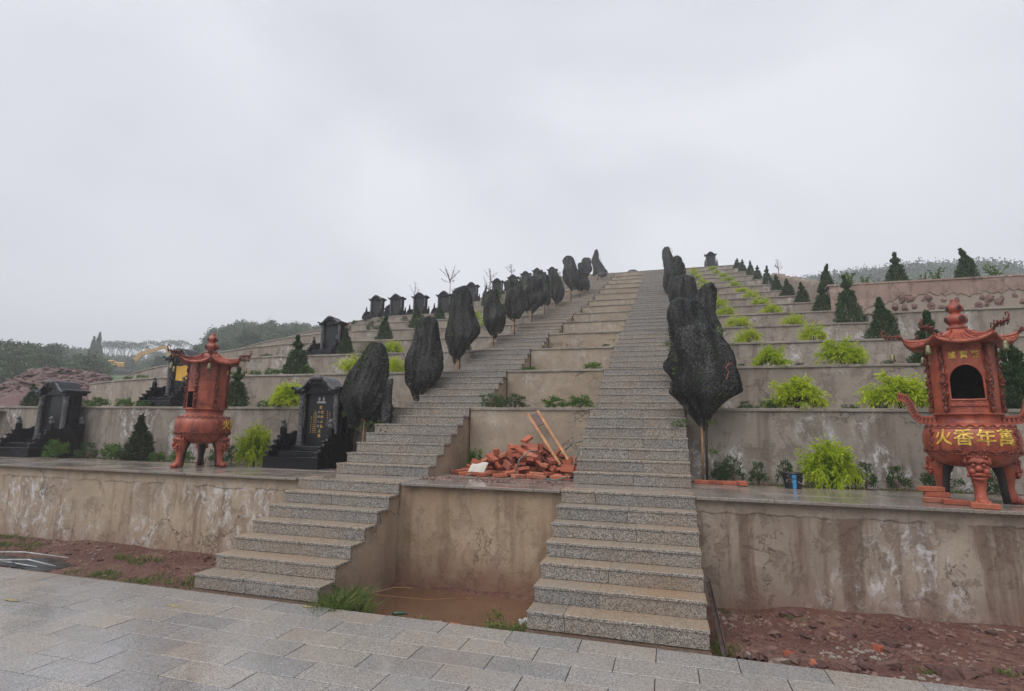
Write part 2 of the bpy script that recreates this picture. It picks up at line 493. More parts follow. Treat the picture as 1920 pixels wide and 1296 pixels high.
def ob(name, data=None, parent=None, loc=(0, 0, 0), rot=(0, 0, 0), scale=None, label=None, cat=None, group=None, kind=None):
    o = bpy.data.objects.new(name, data)
    COL.objects.link(o)
    o.location = loc
    o.rotation_euler = rot
    if scale is not None:
        o.scale = scale if isinstance(scale, (tuple, list)) else (scale,) * 3
    if parent:
        o.parent = parent
    if label: o['label'] = label
    if cat: o['category'] = cat
    if group: o['group'] = group
    if kind: o['kind'] = kind
    return o

def copy_tree(src, loc, rz=0.0, scale=1.0, label=None, group=None, tilt=(0, 0)):
    r = src.copy()
    COL.objects.link(r)
    r.location = loc
    r.rotation_euler = (tilt[0], tilt[1], rz)
    r.scale = scale if isinstance(scale, (tuple, list)) else (scale,) * 3
    if label: r['label'] = label
    if group: r['group'] = group
    for ch in src.children:
        c = ch.copy()
        COL.objects.link(c)
        c.parent = r
        for g in ch.children:
            d = g.copy()
            COL.objects.link(d)
            d.parent = c
    return r

class MB:
    """collects shapes for one mesh"""
    def __init__(self):
        self.V, self.F, self.MI = [], [], []
        self.mi = 0
    def addv(self, V, F):
        b = len(self.V)
        self.V += [tuple(v) for v in V]
        self.F += [tuple(i + b for i in f) for f in F]
        self.MI += [self.mi] * len(F)
    def box(self, x0, x1, y0, y1, z0, z1, bev=0.0, rot=None, piv=None):
        c = np.array([(x0 + x1) / 2, (y0 + y1) / 2, (z0 + z1) / 2])
        h = np.array([(x1 - x0) / 2, (y1 - y0) / 2, (z1 - z0) / 2])
        b = min(bev, h.min() * 0.9)
        V, F = boxvf(h, b)
        V = np.array(V)
        if rot is not None:
            V = V @ np.array(rot).T
        self.addv(V + c, F)
    def obox(self, c, h, R, bev=0.0):
        V, F = boxvf(np.array(h), bev)
        self.addv(np.array(V) @ np.array(R).T + np.array(c), F)
    def tube(self, pts, rad, n=8, cap=True):
        pts = [np.array(p, float) for p in pts]
        if not hasattr(rad, '__len__'):
            rad = [rad] * len(pts)
        V, F = [], []
        prev = None
        for i, p in enumerate(pts):
            t = (pts[min(i + 1, len(pts) - 1)] - pts[max(i - 1, 0)])
            t = t / (np.linalg.norm(t) + 1e-9)
            a = prev if prev is not None else (np.array([1.0, 0, 0]) if abs(t[0]) < 0.8 else np.array([0, 1.0, 0]))
            a = a - t * a.dot(t)
            a /= np.linalg.norm(a) + 1e-9
            prev = a
            b = np.cross(t, a)
            for j in range(n):
                an = 2 * PI * j / n
                V.append(p + rad[i] * (math.cos(an) * a + math.sin(an) * b))
        for i in range(len(pts) - 1):
            for j in range(n):
                F.append((i * n + j, i * n + (j + 1) % n, (i + 1) * n + (j + 1) % n, (i + 1) * n + j))
        if cap:
            F.append(tuple(range(n))[::-1])
            F.append(tuple((len(pts) - 1) * n + j for j in range(n)))
        self.addv(V, F)
    def lathe(self, prof, n=32, c=(0, 0, 0), fn=None, cap=True):
        V, F = [], []
        for r, z in prof:
            for j in range(n):
                a = 2 * PI * j / n
                rr = r if fn is None else fn(r, z, a)
                V.append((c[0] + rr * math.cos(a), c[1] + rr * math.sin(a), c[2] + z))
        for i in range(len(prof) - 1):
            for j in range(n):
                F.append((i * n + j, i * n + (j + 1) % n, (i + 1) * n + (j + 1) % n, (i + 1) * n + j))
        if cap:
            F.append(tuple(range(n))[::-1])
            F.append(tuple((len(prof) - 1) * n + j for j in range(n)))
        self.addv(V, F)
    def prism(self, poly, y0, y1, axis='y', c=(0, 0, 0)):
        """polygon (u, v) in the x-z plane (axis y) extruded from y0 to y1, or y-z plane (axis x)"""
        n = len(poly)
        V = []
        for t in (y0, y1):
            for u, v in poly:
                V.append((u + c[0], t + c[1], v + c[2]) if axis == 'y' else (t + c[0], u + c[1], v + c[2]))
        F = [tuple(range(n)), tuple(range(2 * n - 1, n - 1, -1))]
        F += [(i, i + n, (i + 1) % n + n, (i + 1) % n) for i in range(n)]
        self.addv(V, F)
    def blob(self, c, r, seed=0, n=10, m=7, amp=0.2):
        rg = np.random.default_rng(seed)
        ph = rg.uniform(0, 6, 6)
        V, F = [], []
        for i in range(m + 1):
            t = PI * i / m
            for j in range(n):
                a = 2 * PI * j / n
                d = np.array([math.sin(t) * math.cos(a), math.sin(t) * math.sin(a), math.cos(t)])
                k = 1 + amp * (math.sin(3 * d[0] + ph[0]) * math.sin(2.5 * d[1] + ph[1]) + 0.6 * math.sin(5 * d[2] + ph[2] + 2 * d[0]) + 0.4 * math.sin(7 * d[0] + 6 * d[1] + ph[3]))
                V.append(np.array(c) + d * np.array(r) * k)
        for i in range(m):
            for j in range(n):
                F.append((i * n + j, (i + 1) * n + j, (i + 1) * n + (j + 1) % n, i * n + (j + 1) % n))
        self.addv(V, F)
    def build(self, name, mat=None, smooth=False):
        me = mesh(name, self.V, self.F, mat, smooth)
        if isinstance(mat, (list, tuple)) and len(mat) > 1:
            me.polygons.foreach_set('material_index', self.MI)
        return me

_BOXI = {}
def boxvf(h, b):
    V, idx = [], {}
    for sx in (-1, 1):
        for sy in (-1, 1):
            for sz in (-1, 1):
                s = (sx, sy, sz)
                for a in range(3):
                    p = [s[i] * (h[i] - b) for i in range(3)]
                    p[a] = s[a] * h[a]
                    idx[(s, a)] = len(V)
                    V.append(p)
    if b <= 0:
        V2, key = [], {}
        for sx in (-1, 1):
            for sy in (-1, 1):
                for sz in (-1, 1):
                    key[(sx, sy, sz)] = len(V2)
                    V2.append((sx * h[0], sy * h[1], sz * h[2]))
        F = []
        for a in range(3):
            u, v = (a + 1) % 3, (a + 2) % 3
            for s in (-1, 1):
                q = []
                for (p, r) in ((-1, -1), (1, -1), (1, 1), (-1, 1)):
                    t = [0, 0, 0]
                    t[a], t[u], t[v] = s, p, r
                    q.append(key[tuple(t)])
                F.append(tuple(q if s > 0 else q[::-1]))
        return V2, F
    if 'F' in _BOXI:
        return V, _BOXI['F']
    F = []
    for a in range(3):
        u, v = (a + 1) % 3, (a + 2) % 3
        for s in (-1, 1):
            q = []
            for (p, r) in ((-1, -1), (1, -1), (1, 1), (-1, 1)):
                t = [0, 0, 0]
                t[a], t[u], t[v] = s, p, r
                q.append(idx[(tuple(t), a)])
            F.append(q)
    for d in range(3):
        u, v = (d + 1) % 3, (d + 2) % 3
        for su in (-1, 1):
            for sv in (-1, 1):
                t0, t1 = [0, 0, 0], [0, 0, 0]
                t0[d], t0[u], t0[v] = -1, su, sv
                t1[d], t1[u], t1[v] = 1, su, sv
                F.append([idx[(tuple(t0), u)], idx[(tuple(t1), u)], idx[(tuple(t1), v)], idx[(tuple(t0), v)]])
    for sx in (-1, 1):
        for sy in (-1, 1):
            for sz in (-1, 1):
                F.append([idx[((sx, sy, sz), a)] for a in range(3)])
    A = np.array([[(s * (2.0 - 0.5)) for s in (0, 0, 0)]])
    P = np.array(V, float)
    hh = np.array([1.0, 1.0, 1.0])
    out = []
    # orient by a unit box so that the cached faces are right for every size
    U, _k = [], 0
    for sx in (-1, 1):
        for sy in (-1, 1):
            for sz in (-1, 1):
                s = (sx, sy, sz)
                for a in range(3):
                    p = [s[i] * 0.8 for i in range(3)]
                    p[a] = s[a] * 1.0
                    U.append(p)
    U = np.array(U)
    for f in F:
        q = U[f]
        nn = np.cross(q[1] - q[0], q[2] - q[0])
        out.append(tuple(f) if nn.dot(q.mean(0)) > 0 else tuple(f[::-1]))
    _BOXI['F'] = out
    return V, out

def boxmesh(name, x0, x1, y0, y1, z0, z1, mat, bev=0.004):
    b = MB()
    b.box(x0, x1, y0, y1, z0, z1, bev)
    return b.build(name, mat)

def wob(x, z, s=0.0):
    return (np.sin(x * 2.1 + s) * np.sin(z * 3.3 + s * 2) * 0.5 + np.sin(x * 5.3 + 1.3 * s + z * 2) * 0.3 + np.sin(x * 11.7 + z * 9.1 + s) * 0.2)

# ------------------------------------------------------------------ the lie of the land
TY = {0: 6.535, 1: 9.06, 2: 11.35, 3: 13.5, 4: 15.75, 5: 18.1, 6: 20.3, 7: 22.5, 8: 24.7, 9: 26.8, 10: 29.1, 11: 31.5, 12: 34.0, 13: 36.4, 14: 38.6}
TZ = {0: 1.05, 1: 2.16, 2: 3.10, 3: 3.93, 4: 4.75, 5: 5.60, 6: 6.40, 7: 7.20, 8: 8.00, 9: 8.85, 10: 9.75, 11: 10.68, 12: 11.65, 13: 12.60, 14: 13.52}
BEND = {2: 0.088, 3: 0.095, 4: 0.10, 5: 0.11, 6: 0.12, 7: 0.135}
XLEFT = {0: -24, 1: -24, 2: -18.4, 3: -23.5, 4: -21, 5: -23, 6: -24.5, 7: -27, 8: -12.6, 9: -12.2, 10: -11.6, 11: -11.0, 12: -10.4, 13: -10, 14: -9.5}
SL, SR = (-5.03, -3.43), (-1.265, 0.292)        # the two stairs, left and right edges
ORD = ['lowest', 'first', 'second', 'third', 'fourth', 'fifth', 'sixth', 'seventh', 'eighth', 'ninth', 'tenth', 'eleventh', 'twelfth', 'thirteenth', 'fourteenth']
def WY(k, x):
    y = TY[k]
    if k >= 2 and x < -12.3:
        y += BEND.get(k, 0.14) * (-12.3 - x) ** 1.6
    if k >= 8 and x < -9.5:
        y += 0.35 * (-9.5 - x) ** 1.6
    return y
def xr(k):
    return 12.5 if k <= 4 else 5.25

def wall_strip(k, xa, xb, z0, z1, mat, off=0.055, seed=0.0, zright=None):
    """uneven rendered face along terrace edge k, with a top and a back"""
    nx = max(2, int((xb - xa) / (0.22 if k < 5 else 0.5)))
    nz = 6 if k < 5 else 3
    xs = np.linspace(xa, xb, nx)
    V, F = [], []
    for i, x in enumerate(xs):
        for j in range(nz + 1):
            z = z0 + (z1 - z0) * j / nz
            y = WY(k, x) + off + 0.010 * float(wob(x * 1.3, z * 2.0, seed + k)) + (0.012 * (1 - j / nz) if k else 0.0)
            V.append((x, y, z))
        V.append((x, WY(k, x) + off + 0.26, z1))
        V.append((x, WY(k, x) + off + 0.26, z0))
    m = nz + 3
    for i in range(nx - 1):
        for j in range(m - 1):
            a = i * m + j
            F.append((a, a + m, a + m + 1, a + 1))
    F.append(tuple(range(m)))
    F.append(tuple((nx - 1) * m + j for j in range(m))[::-1])
    return mesh('wall_face', V, F, mat)

def coping_strip(k, xa, xb, z1, mat='coping', h=0.045, over=0.012, seed=0.0):
    nx = max(2, int((xb - xa) / (0.3 if k < 5 else 0.8)))
    xs = np.linspace(xa, xb, nx)
    V, F = [], []
    for x in xs:
        y = WY(k, x)
        e = 0.006 * float(wob(x * 3.1, 1.0, seed + 2 * k))
        dz = 0.005 * float(wob(x * 2.3, 4.0, seed + k))
        V += [(x, y + 0.04 - over + e, z1 - h), (x, y + 0.04 - over + e * 1.4, z1 - 0.006 + dz), (x, y + 0.05 - over + e, z1 + dz), (x, y + 0.33, z1 + dz), (x, y + 0.33, z1 - h)]
    for i in range(nx - 1):
        for j in range(5):
            a, b = i * 5 + j, i * 5 + (j + 1) % 5
            F.append((a, a + 5, b + 5, b))
    F.append((0, 1, 2, 3, 4))
    F.append(tuple((nx - 1) * 5 + j for j in (4, 3, 2, 1, 0)))
    return mesh('coping', V, F, mat)

# low retaining wall: left, pit and right pieces are one wall each between the stairs
def terrace_wall(k, xa, xb, mat, label, z0, z1, cop=True, seed=0.0):
    t = ob('retaining_wall', None, None, ((xa + xb) / 2, WY(k, (xa + xb) / 2), z0), label=label, cat='wall', group='terrace retaining walls')
    inv = (-(xa + xb) / 2, -WY(k, (xa + xb) / 2), -z0)
    ob('wall_face', wall_strip(k, xa, xb, z0, z1 - (0.045 if cop else 0), mat, seed=seed), t, inv)
    if cop:
        ob('coping', coping_strip(k, xa, xb, z1, seed=seed), t, inv)
    return t

terrace_wall(0, XLEFT[0], SL[0] + 0.03, 'plaster_low', 'cracked beige lower retaining wall left of the left stairs', -0.35, TZ[0] - 0.036, cop=False, seed=1)
terrace_wall(0, SL[0] + 0.03, SR[1] - 0.03, 'plaster_pit', 'mud-stained wall behind the muddy pit between the two stairs', -0.5, TZ[0] - 0.036, cop=False, seed=2)
terrace_wall(0, SR[1] - 0.03, 12.5, 'plaster_low_right', 'damp-stained beige lower retaining wall right of the right stairs', -0.35, TZ[0] - 0.036, cop=False, seed=3)
for k in range(1, 15):
    zb = TZ[k - 1] - 0.25
    m = 'plaster_a' if k in (1, 3) else 'plaster_b'
    zc = TZ[k]
    terrace_wall(k, XLEFT[k], SL[0] - 0.004, m, 'grey rendered wall of the %s terrace left of the stairs' % ORD[k], zb, zc, seed=k)
    terrace_wall(k, SL[1] + 0.004, SR[0] - 0.004, 'plaster_mid', 'tan rendered panel of the %s terrace between the two stairs' % ORD[k], zb, zc, seed=k + 7)
    terrace_wall(k, SR[1] + 0.004, 5.25 if k >= 4 else xr(k), m, 'grey rendered wall of the %s terrace right of the stairs' % ORD[k], zb, zc, seed=k + 13)

# higher walls at the far right
t4 = dict(TZ)
TZ4 = 5.02
t = ob('retaining_wall', None, None, (9, TY[4], 3.6), label='pale blank wall at far right below the rough stone wall', cat='wall', group='far right walls')
V4 = wall_strip(4, 5.26, 14, 3.6, TZ4 - 0.04, 'plaster_a', off=0.16, seed=4.4)
ob('wall_face', V4, t, (-9, -TY[4], -3.6))
t.location.y += 0.0
ob('coping', coping_strip(4, 5.26, 14, TZ4, seed=4.4), t, (-9, -TY[4] + 0.10, -3.6))
# tall wall: render above, a band of bare rubble stone below
TW = 18.3
t = ob('stone_wall', None, None, (10, TW, 4.9), label='tall pinkish wall with a bare rough stone band at its foot', cat='wall')
nx = 180
V, F = [], []
xs = np.linspace(5.05, 15, nx)
for x in xs:
    edge = 5.96 + 0.03 * math.sin(x * 2.7) + 0.035 * math.sin(x * 9.1 + 1) + 0.03 * math.sin(x * 23) + 0.02 * math.sin(x * 41) + max(0, (7.0 - x)) * -0.30
    edge = max(edge, 5.1)
    for z in (edge, edge + 0.02, 6.15, 6.3, 6.40):
        V.append((x, TW + 0.008 * float(wob(x, z, 3)) + (0.0 if z > edge + 0.01 else 0.018), max(z, edge)))
    V.append((x, TW + 0.3, 6.40))
for i in range(nx - 1):
    for j in range(5):
        a = i * 6 + j
        F.append((a, a + 6, a + 7, a + 1))
ob('wall_face', mesh('wall_face', V, F, 'plaster_pink'), t, (-10, -TW, -4.9))
ob('mortar_bed', boxmesh('mortar_bed', 5.06, 15, TW + 0.022, TW + 0.3, 4.7, 6.35, 'mortar_pale', 0), t, (-10, -TW, -4.9))
ob('coping', boxmesh('coping', 5.0, 15, TW - 0.02, TW + 0.34, 6.40, 6.46, 'plaster_pink', 0.008), t, (-10, -TW, -4.9))
rg = np.random.default_rng(5)
def rock_mesh(seed, flat=0.5, n=8, m=5, amp=0.22, mat='rock'):
    b = MB()
    b.blob((0, 0, 0), (1, 0.8, flat), seed, n, m, amp)
    me = b.build('rock', mat)
    return me
STONES = [rock_mesh(100 + i, 0.75, 9, 6, 0.2, 'stone_red') for i in range(5)]
xx = 6.3
while xx < 11.6:
    for row in range(3):
        zz = 5.42 + row * 0.21 + rg.uniform(-0.05, 0.05)
        if zz > 5.93 + max(0, 7.0 - xx) * -0.3 or rg.random() < 0.08:
            continue
        s = rg.uniform(0.11, 0.19)
        ob('stone', STONES[rg.integers(5)], t, (xx + rg.uniform(-0.08, 0.08) + (row % 2) * 0.16 - 10, 0.075, zz - 4.9), (rg.uniform(0, 6), PI / 2 + rg.uniform(-.2, .2), rg.uniform(-.2, .2)), (s * 0.85, s * 1.2, s * 0.6))
    xx += rg.uniform(0.24, 0.34)
# side wall climbing the slope
t = ob('side_wall', None, None, (5.25, 18.3, 5.0), label='rough sloping side wall climbing behind the row of right cypresses', cat='wall')
b = MB()
n = 24
for i in range(n):
    y0, y1 = 18.32 + i * (10.2 / n), 18.32 + (i + 1) * (10.2 / n)
    za = 6.40 + 0.338 * (y0 - 18.3) + rg.uniform(-0.05, 0.06)
    b.box(5.27, 5.52, y0, y1 + 0.01, za - 2.2, za, 0.02)
ob('wall_face', b.build('wall_face', 'mortar_pale'), t, (-5.25, -18.3, -5.0))

# beds behind the walls
def bed(k, xa, xb, z, mat, name='terrace_bed', y0=None, y1=None):
    nx = max(2, int((xb - xa) / 0.5))
    ny = 5
    V, F = [], []
    for i, x in enumerate(np.linspace(xa, xb, nx)):
        ya = (WY(k, x) + 0.2) if y0 is None else y0
        yb = (WY(k + 1, x) + 0.12 if k < 14 else 70) if y1 is None else y1
        if yb < ya + 0.3: yb = ya + 0.3
        for j in range(ny):
            V.append((x, ya + (yb - ya) * j / (ny - 1), z + 0.015 * math.sin(x * 3.1 + j * 2.2 + k)))
    for i in range(nx - 1):
        for j in range(ny - 1):
            a = i * ny + j
            F.append((a, a + ny, a + ny + 1, a + 1))
    return ob(name, mesh(name, V, F, mat), kind='structure')
bed(0, XLEFT[0], 12.5, 1.005, 'bed_soil', y0=8.2)
for k in range(1, 14):
    xa = max(XLEFT[k], XLEFT[k + 1])
    if k in (2, 4, 5, 6, 7): xa = XLEFT[k]
    bed(k, xa, xr(k) if k < 4 else 5.26, TZ[k] - 0.035, 'bed_soil')
bed(4, 5.2, 14, TZ4 - 0.05, 'bed_soil', y0=16.1, y1=18.4)
bed(5, 5.4, 30, 6.38, 'hill_green', y0=18.5, y1=60)
bed(14, -9.5, 5.25, TZ[14] - 0.02, 'hill_green', 'hilltop')

# ------------------------------------------------------------------ stairs
def flights():
    out = [(0, [(4.926 + 0.268 * i, 0.15 * (i + 1)) for i in range(7)], 0.0, -0.4)]
    out.append((1, [(7.433 + 0.2715 * i, 1.05 + 0.15857 * (i + 1)) for i in range(7)], 1.05, 1.0))
    for k in range(1, 14):
        n = 6 if k == 1 or k >= 9 else 5
        dz = (TZ[k + 1] - TZ[k]) / n
        out.append((k + 1, [(TY[k + 1] - 0.275 * (n - 1 - i), TZ[k] + dz * (i + 1)) for i in range(n)], TZ[k], TZ[k] - 0.1))
    return out

def staircase(x0, x1, label, seed):
    rg = np.random.default_rng(seed)
    t = ob('stone_staircase', None, None, ((x0 + x1) / 2, 4.926, 0), label=label, cat='stairs', group='stairs up the hill')
    off = (-(x0 + x1) / 2, -4.926, 0)
    FL = flights()
    low_core = MB()
    core = MB()
    far = MB()
    for fi, (k, steps, zf, zb) in enumerate(FL):
        nextstart = FL[fi + 1][1][0][0] if fi + 1 < len(FL) else 41.0
        zp = zf
        for i, (y, z) in enumerate(steps):
            y2 = steps[i + 1][0] if i + 1 < len(steps) else nextstart
            last = i + 1 == len(steps)
            if k <= 4:
                cut = (x0 + x1) / 2 + rg.uniform(-0.16, 0.16) + (0.0 if rg.random() < 0.75 else rg.choice((-0.35, 0.35)))
                for a, b in ((x0 + 0.008, cut - 0.0012), (cut + 0.0012, x1 - 0.008)):
                    jit = rg.uniform(-0.002, 0.002)
                    me = boxmesh('riser', a, b, y + 0.009 + jit, y + 0.043, zp + 0.0015, z - 0.029, 'granite_riser', 0.003)
                    ob('riser', me, t, off)
                cut2 = cut + rg.uniform(-0.02, 0.02)
                for a, b in ((x0, cut2 - 0.0012), (cut2 + 0.0012, x1)):
                    jz = rg.uniform(-0.0015, 0.0015)
                    me = boxmesh('tread', a, b, y + rg.uniform(-0.002, 0.002), y2 + 0.012 if not (last and k == 0) else y + 0.34, z - 0.028 + jz, z + jz, 'granite_tread', 0.003)
                    ob('tread', me, t, off)
            else:
                far.mi = 0
                far.box(x0 + 0.008, x1 - 0.008, y + 0.013, y + 0.043, zp, z - 0.034, 0)
                far.mi = 1
                far.box(x0, x1, y, y2 + 0.012, z - 0.033, z, 0)
            if not last:
                (core if k else low_core).box(x0 + 0.022, x1 - 0.022, y + 0.044, y2 + 0.044, zb, z - 0.034, 0)
            elif k > 0:
                core.box(x0 + 0.022, x1 - 0.022, y + 0.044, nextstart + 0.044, zb, z - 0.036, 0)
            zp = z
    ob('stair_core', low_core.build('stair_core', 'plaster_step'), t, off)
    ob('stair_core', core.build('stair_core', 'plaster_step'), t, off)
    ob('upper_steps', far.build('upper_steps', ['granite_riser', 'granite_tread']), t, off, kind='stuff')
    return t
staircase(*SL, 'left granite staircase beside the black tomb, climbing to the hilltop', 11)
staircase(*SR, 'right granite staircase with the leaning rusty bar at its foot', 12)

# ------------------------------------------------------------------ wet paved walk on the lowest terrace
rg = np.random.default_rng(21)
walk = ob('terrace_walk', boxmesh('terrace_walk', XLEFT[0], 12.5, 6.60, 8.24, 0.90, 1.012, 'bed_soil', 0), kind='structure')
rows = ((6.500, 7.10), (7.103, 7.68), (7.683, 8.22))
for ri, (ya, yb) in enumerate(rows):
    x = -16.0 + (0.45 if ri % 2 else 0)
    while x < 6.5:
        w_ = 0.9
        jz = rg.uniform(-0.002, 0.002)
        # the front row butts against the top treads of the two stairs
        spans = [(x, x + w_ - 0.003)]
        if ri == 0:
            for s in (SL, SR):
                ns = []
                for a, b in spans:
                    if b <= s[0] or a >= s[1]:
                        ns.append((a, b))
                    else:
                        if a < s[0] - 0.03: ns.append((a, s[0] - 0.002))
                        if b > s[1] + 0.03: ns.append((s[1] + 0.002, b))
                spans = ns
            for a, b in spans:
                ob('paving_slab', boxmesh('paving_slab', a, b, ya + rg.uniform(-0.003, 0.003), yb, 1.014, 1.05 + jz, 'granite_wet', 0.004), walk)
            for s in (SL, SR):
                a, b = max(x, s[0]), min(x + w_ - 0.003, s[1])
                if b > a + 0.03:
                    ob('paving_slab', boxmesh('paving_slab', a, b, 6.535 + 0.342, yb, 1.014, 1.05 + jz, 'granite_wet', 0.004), walk)
        else:
            ob('paving_slab', boxmesh('paving_slab', x, x + w_ - 0.003, ya, yb, 1.014, 1.05 + jz, 'granite_wet', 0.004), walk)
        x += w_
# far ends of the walk, out of the picture
ob('paving_slab', boxmesh('paving_slab', XLEFT[0], -16.01, 6.5, 8.22, 1.014, 1.05, 'granite_wet', 0.004), walk)
ob('paving_slab', boxmesh('paving_slab', 6.96, 12.5, 6.5, 8.22, 1.014, 1.05, 'granite_wet', 0.004), walk)

# ------------------------------------------------------------------ granite paving in front
pav = ob('pavement', boxmesh('pavement', -16, 9, -3, 4.80, -0.2, -0.034, 'bed_soil', 0), kind='structure')
PW, PL = 0.271, 0.613
n_slab = 0
for r_ in range(0, 9):
    yb = 4.845 - r_ * PW
    x = -1.362 + (0.307 if r_ % 2 else 0) - 0.613 * 16
    while x < 3.4:
        vis = (-9.4 < x < 2.6)
        if vis and r_ < 8:
            jz, tl = rg.uniform(-0.0022, 0.0022), rg.uniform(-0.0015, 0.0015)
            o = ob('paving_slab', boxmesh('paving_slab', -PL / 2 + 0.0028, PL / 2 - 0.0028, -PW / 2 + 0.0028, PW / 2 - 0.0028, -0.03, 0.0, 'granite_paving', 0.003), pav, (x + PL / 2, yb - PW / 2, jz), (tl, tl, 0))
            n_slab += 1
        x += PL
b = MB()
b.box(-16, 9, -3, 4.845 - 8 * PW - 0.002, -0.03, 0, 0.003)
b.box(-16, -1.362 - 0.613 * 13.5, 4.845 - 8 * PW, 4.845, -0.03, 0, 0.003)
b.box(3.25, 9, 4.845 - 8 * PW, 4.845, -0.03, 0, 0.003)
ob('paving_border', b.build('paving_border', 'granite_paving'), pav)

# ------------------------------------------------------------------ terrain
def sst(a, b, v):
    t = min(1, max(0, (v - a) / (b - a)))
    return t * t * (3 - 2 * t)
def fbm(x, y, s=1.0):
    v, a, f = 0.0, 1.0, s
    for i in range(4):
        v += a * math.sin(x * f * 1.13 + i * 1.7 + math.sin(y * f * 0.9 + i)) * math.sin(y * f * 1.07 + i * 2.3 + math.sin(x * f * 0.7))
        a *= 0.5
        f *= 2.1
    return v
def land(x, y):
    d = math.hypot(x, y)
    az = math.degrees(math.atan2(-x, y))                 # 0 = straight up the hill, positive to the left
    # left country
    e = 0.070 + 0.075 * sst(54, 40, az)
    far = 1.7 + d * e
    near = 1.75 + sst(36, 62, d) * (1.7 + 62 * e - 1.75)
    zl = near if d < 62 else far
    zl = min(zl, 1.7 + 150 * e + (d - 150) * 0.02) if d > 150 else zl
    left = sst(17.5, 20.0, -x - max(0, y - 20) * 0.30) * sst(9.3, 10.0, y)
    # right country
    zr = 6.2 + sst(60, 175, d) * 33.0
    z0 = -0.34
    if y > 45:
        z0 = -0.34 + sst(45, 60, y) * 5.6
    right = sst(45, 70, d) * sst(4, -6, az) * (1 if y > 20 else 0)
    z = z0 * (1 - left) + zl * left
    z = z * (1 - right) + zr * right
    return z + fbm(x, y, 0.12) * 0.012 * max(0, d - 30) * 0.3
V, F = [], []
rad = [0.0, 3, 6, 9, 11, 13, 15, 16.5, 18, 19, 20, 21, 22, 23, 24, 26, 28, 30, 33, 36, 40, 45, 50, 56, 63, 70, 80, 90, 100, 112, 125, 140, 155, 170, 190, 220, 260, 330, 450, 700]
NA = 240
for r_ in rad:
    for j in range(NA):
        a = 2 * PI * j / NA
        x, y = r_ * math.sin(a), r_ * math.cos(a)
        V.append((x, y, land(x, y)))
for i in range(len(rad) - 1):
    for j in range(NA):
        F.append((i * NA + j, (i + 1) * NA + j, (i + 1) * NA + (j + 1) % NA, i * NA + (j + 1) % NA))
ob('ground', mesh('ground', V, F, 'hill_green', True), kind='structure')

# soil between paving and wall, and the pit
def patch(name, xa, xb, ya, yb, fn, mat, d=0.07, kind='structure'):
    nx, ny = max(3, int((xb - xa) / d)), max(3, int((yb - ya) / d))
    V, F = [], []
    for i in range(nx):
        for j in range(ny):
            x, y = xa + (xb - xa) * i / (nx - 1), ya + (yb - ya) * j / (ny - 1)
            V.append((x, y, fn(x, y)))
    for i in range(nx - 1):
        for j in range(ny - 1):
            a = i * ny + j
            F.append((a, a + ny, a + ny + 1, a + 1))
    return ob(name, mesh(name, V, F, mat, True), kind=kind)
def zl_(x, y):
    return -0.045 - 0.075 * sst(4.9, 6.3, y) + 0.018 * fbm(x, y, 3.0) + 0.05 * math.exp(-((x + 8.3) / 1.2) ** 2) * sst(5.3, 6.4, y)
def zr_(x, y):
    return -0.06 - 0.05 * sst(4.9, 5.6, y) + 0.022 * fbm(x, y, 3.2) + 0.10 * sst(1.0, 3.0, x) * math.exp(-((y - 5.05) / 0.35) ** 2) + 0.06 * sst(5.9, 6.5, y) * sst(0.8, 1.6, x)
def zp_(x, y):
    return -0.268 + 0.020 * fbm(x, y, 3.5) + 0.018 * fbm(x, y, 9.0) * sst(5.9, 5.2, y) + 0.028 * sst(5.75, 5.25, y) + 0.13 * sst(5.15, 4.86, y) + 0.06 * sst(6.35, 6.58, y) + 0.07 * sst(-1.9, -1.3, x) * sst(5.7, 5.0, y)
patch('soil_bed', -14, SL[0] + 0.02, 4.80, 6.62, zl_, 'red_soil')
patch('rubble_bed', SR[1] - 0.02, 6.0, 4.80, 6.62, zr_, 'red_soil', 0.05)
patch('pit_floor', SL[1] - 0.02, SR[0] + 0.02, 4.82, 6.62, zp_, 'red_soil', 0.05)
nx = 30
wv, wf = [], []
for i in range(nx):
    for j in range(nx):
        wv.append((SL[1] - 0.01 + (SR[0] - SL[1] + 0.02) * i / (nx - 1), 4.9 + 1.7 * j / (nx - 1), -0.236))
for i in range(nx - 1):
    for j in range(nx - 1):
        a = i * nx + j
        wf.append((a, a + nx, a + nx + 1, a + 1))
ob('muddy_puddle', mesh('muddy_puddle', wv, wf, 'muddy_water', True), kind='structure')

# stones
ROCKS = [rock_mesh(200 + i, 0.55, 8, 5, 0.28) for i in range(7)]
rg = np.random.default_rng(33)
def rocks_stuff(name, spots, sizes, mat='rubble', seed=1, flat=0.5, n=6, m=4):
    b = MB()
    r2 = np.random.default_rng(seed)
    for (x, y, z), s in zip(spots, sizes):
        c = len(b.V)
        b.blob((0, 0, 0), (s * r2.uniform(0.7, 1.2), s * r2.uniform(0.6, 1.0), s * flat * r2.uniform(0.7, 1.2)), int(r2.integers(1e6)), n, m, 0.25)
        a, t_ = r2.uniform(0, 6.28), r2.uniform(-0.5, 0.5)
        R = Matrix.Rotation(a, 3, 'Z') @ Matrix.Rotation(t_, 3, 'X')
        for i in range(c, len(b.V)):
            v = R @ Vector(b.V[i])
            b.V[i] = (v.x + x, v.y + y, v.z + z)
    return ob(name, b.build(name, mat), kind='stuff')
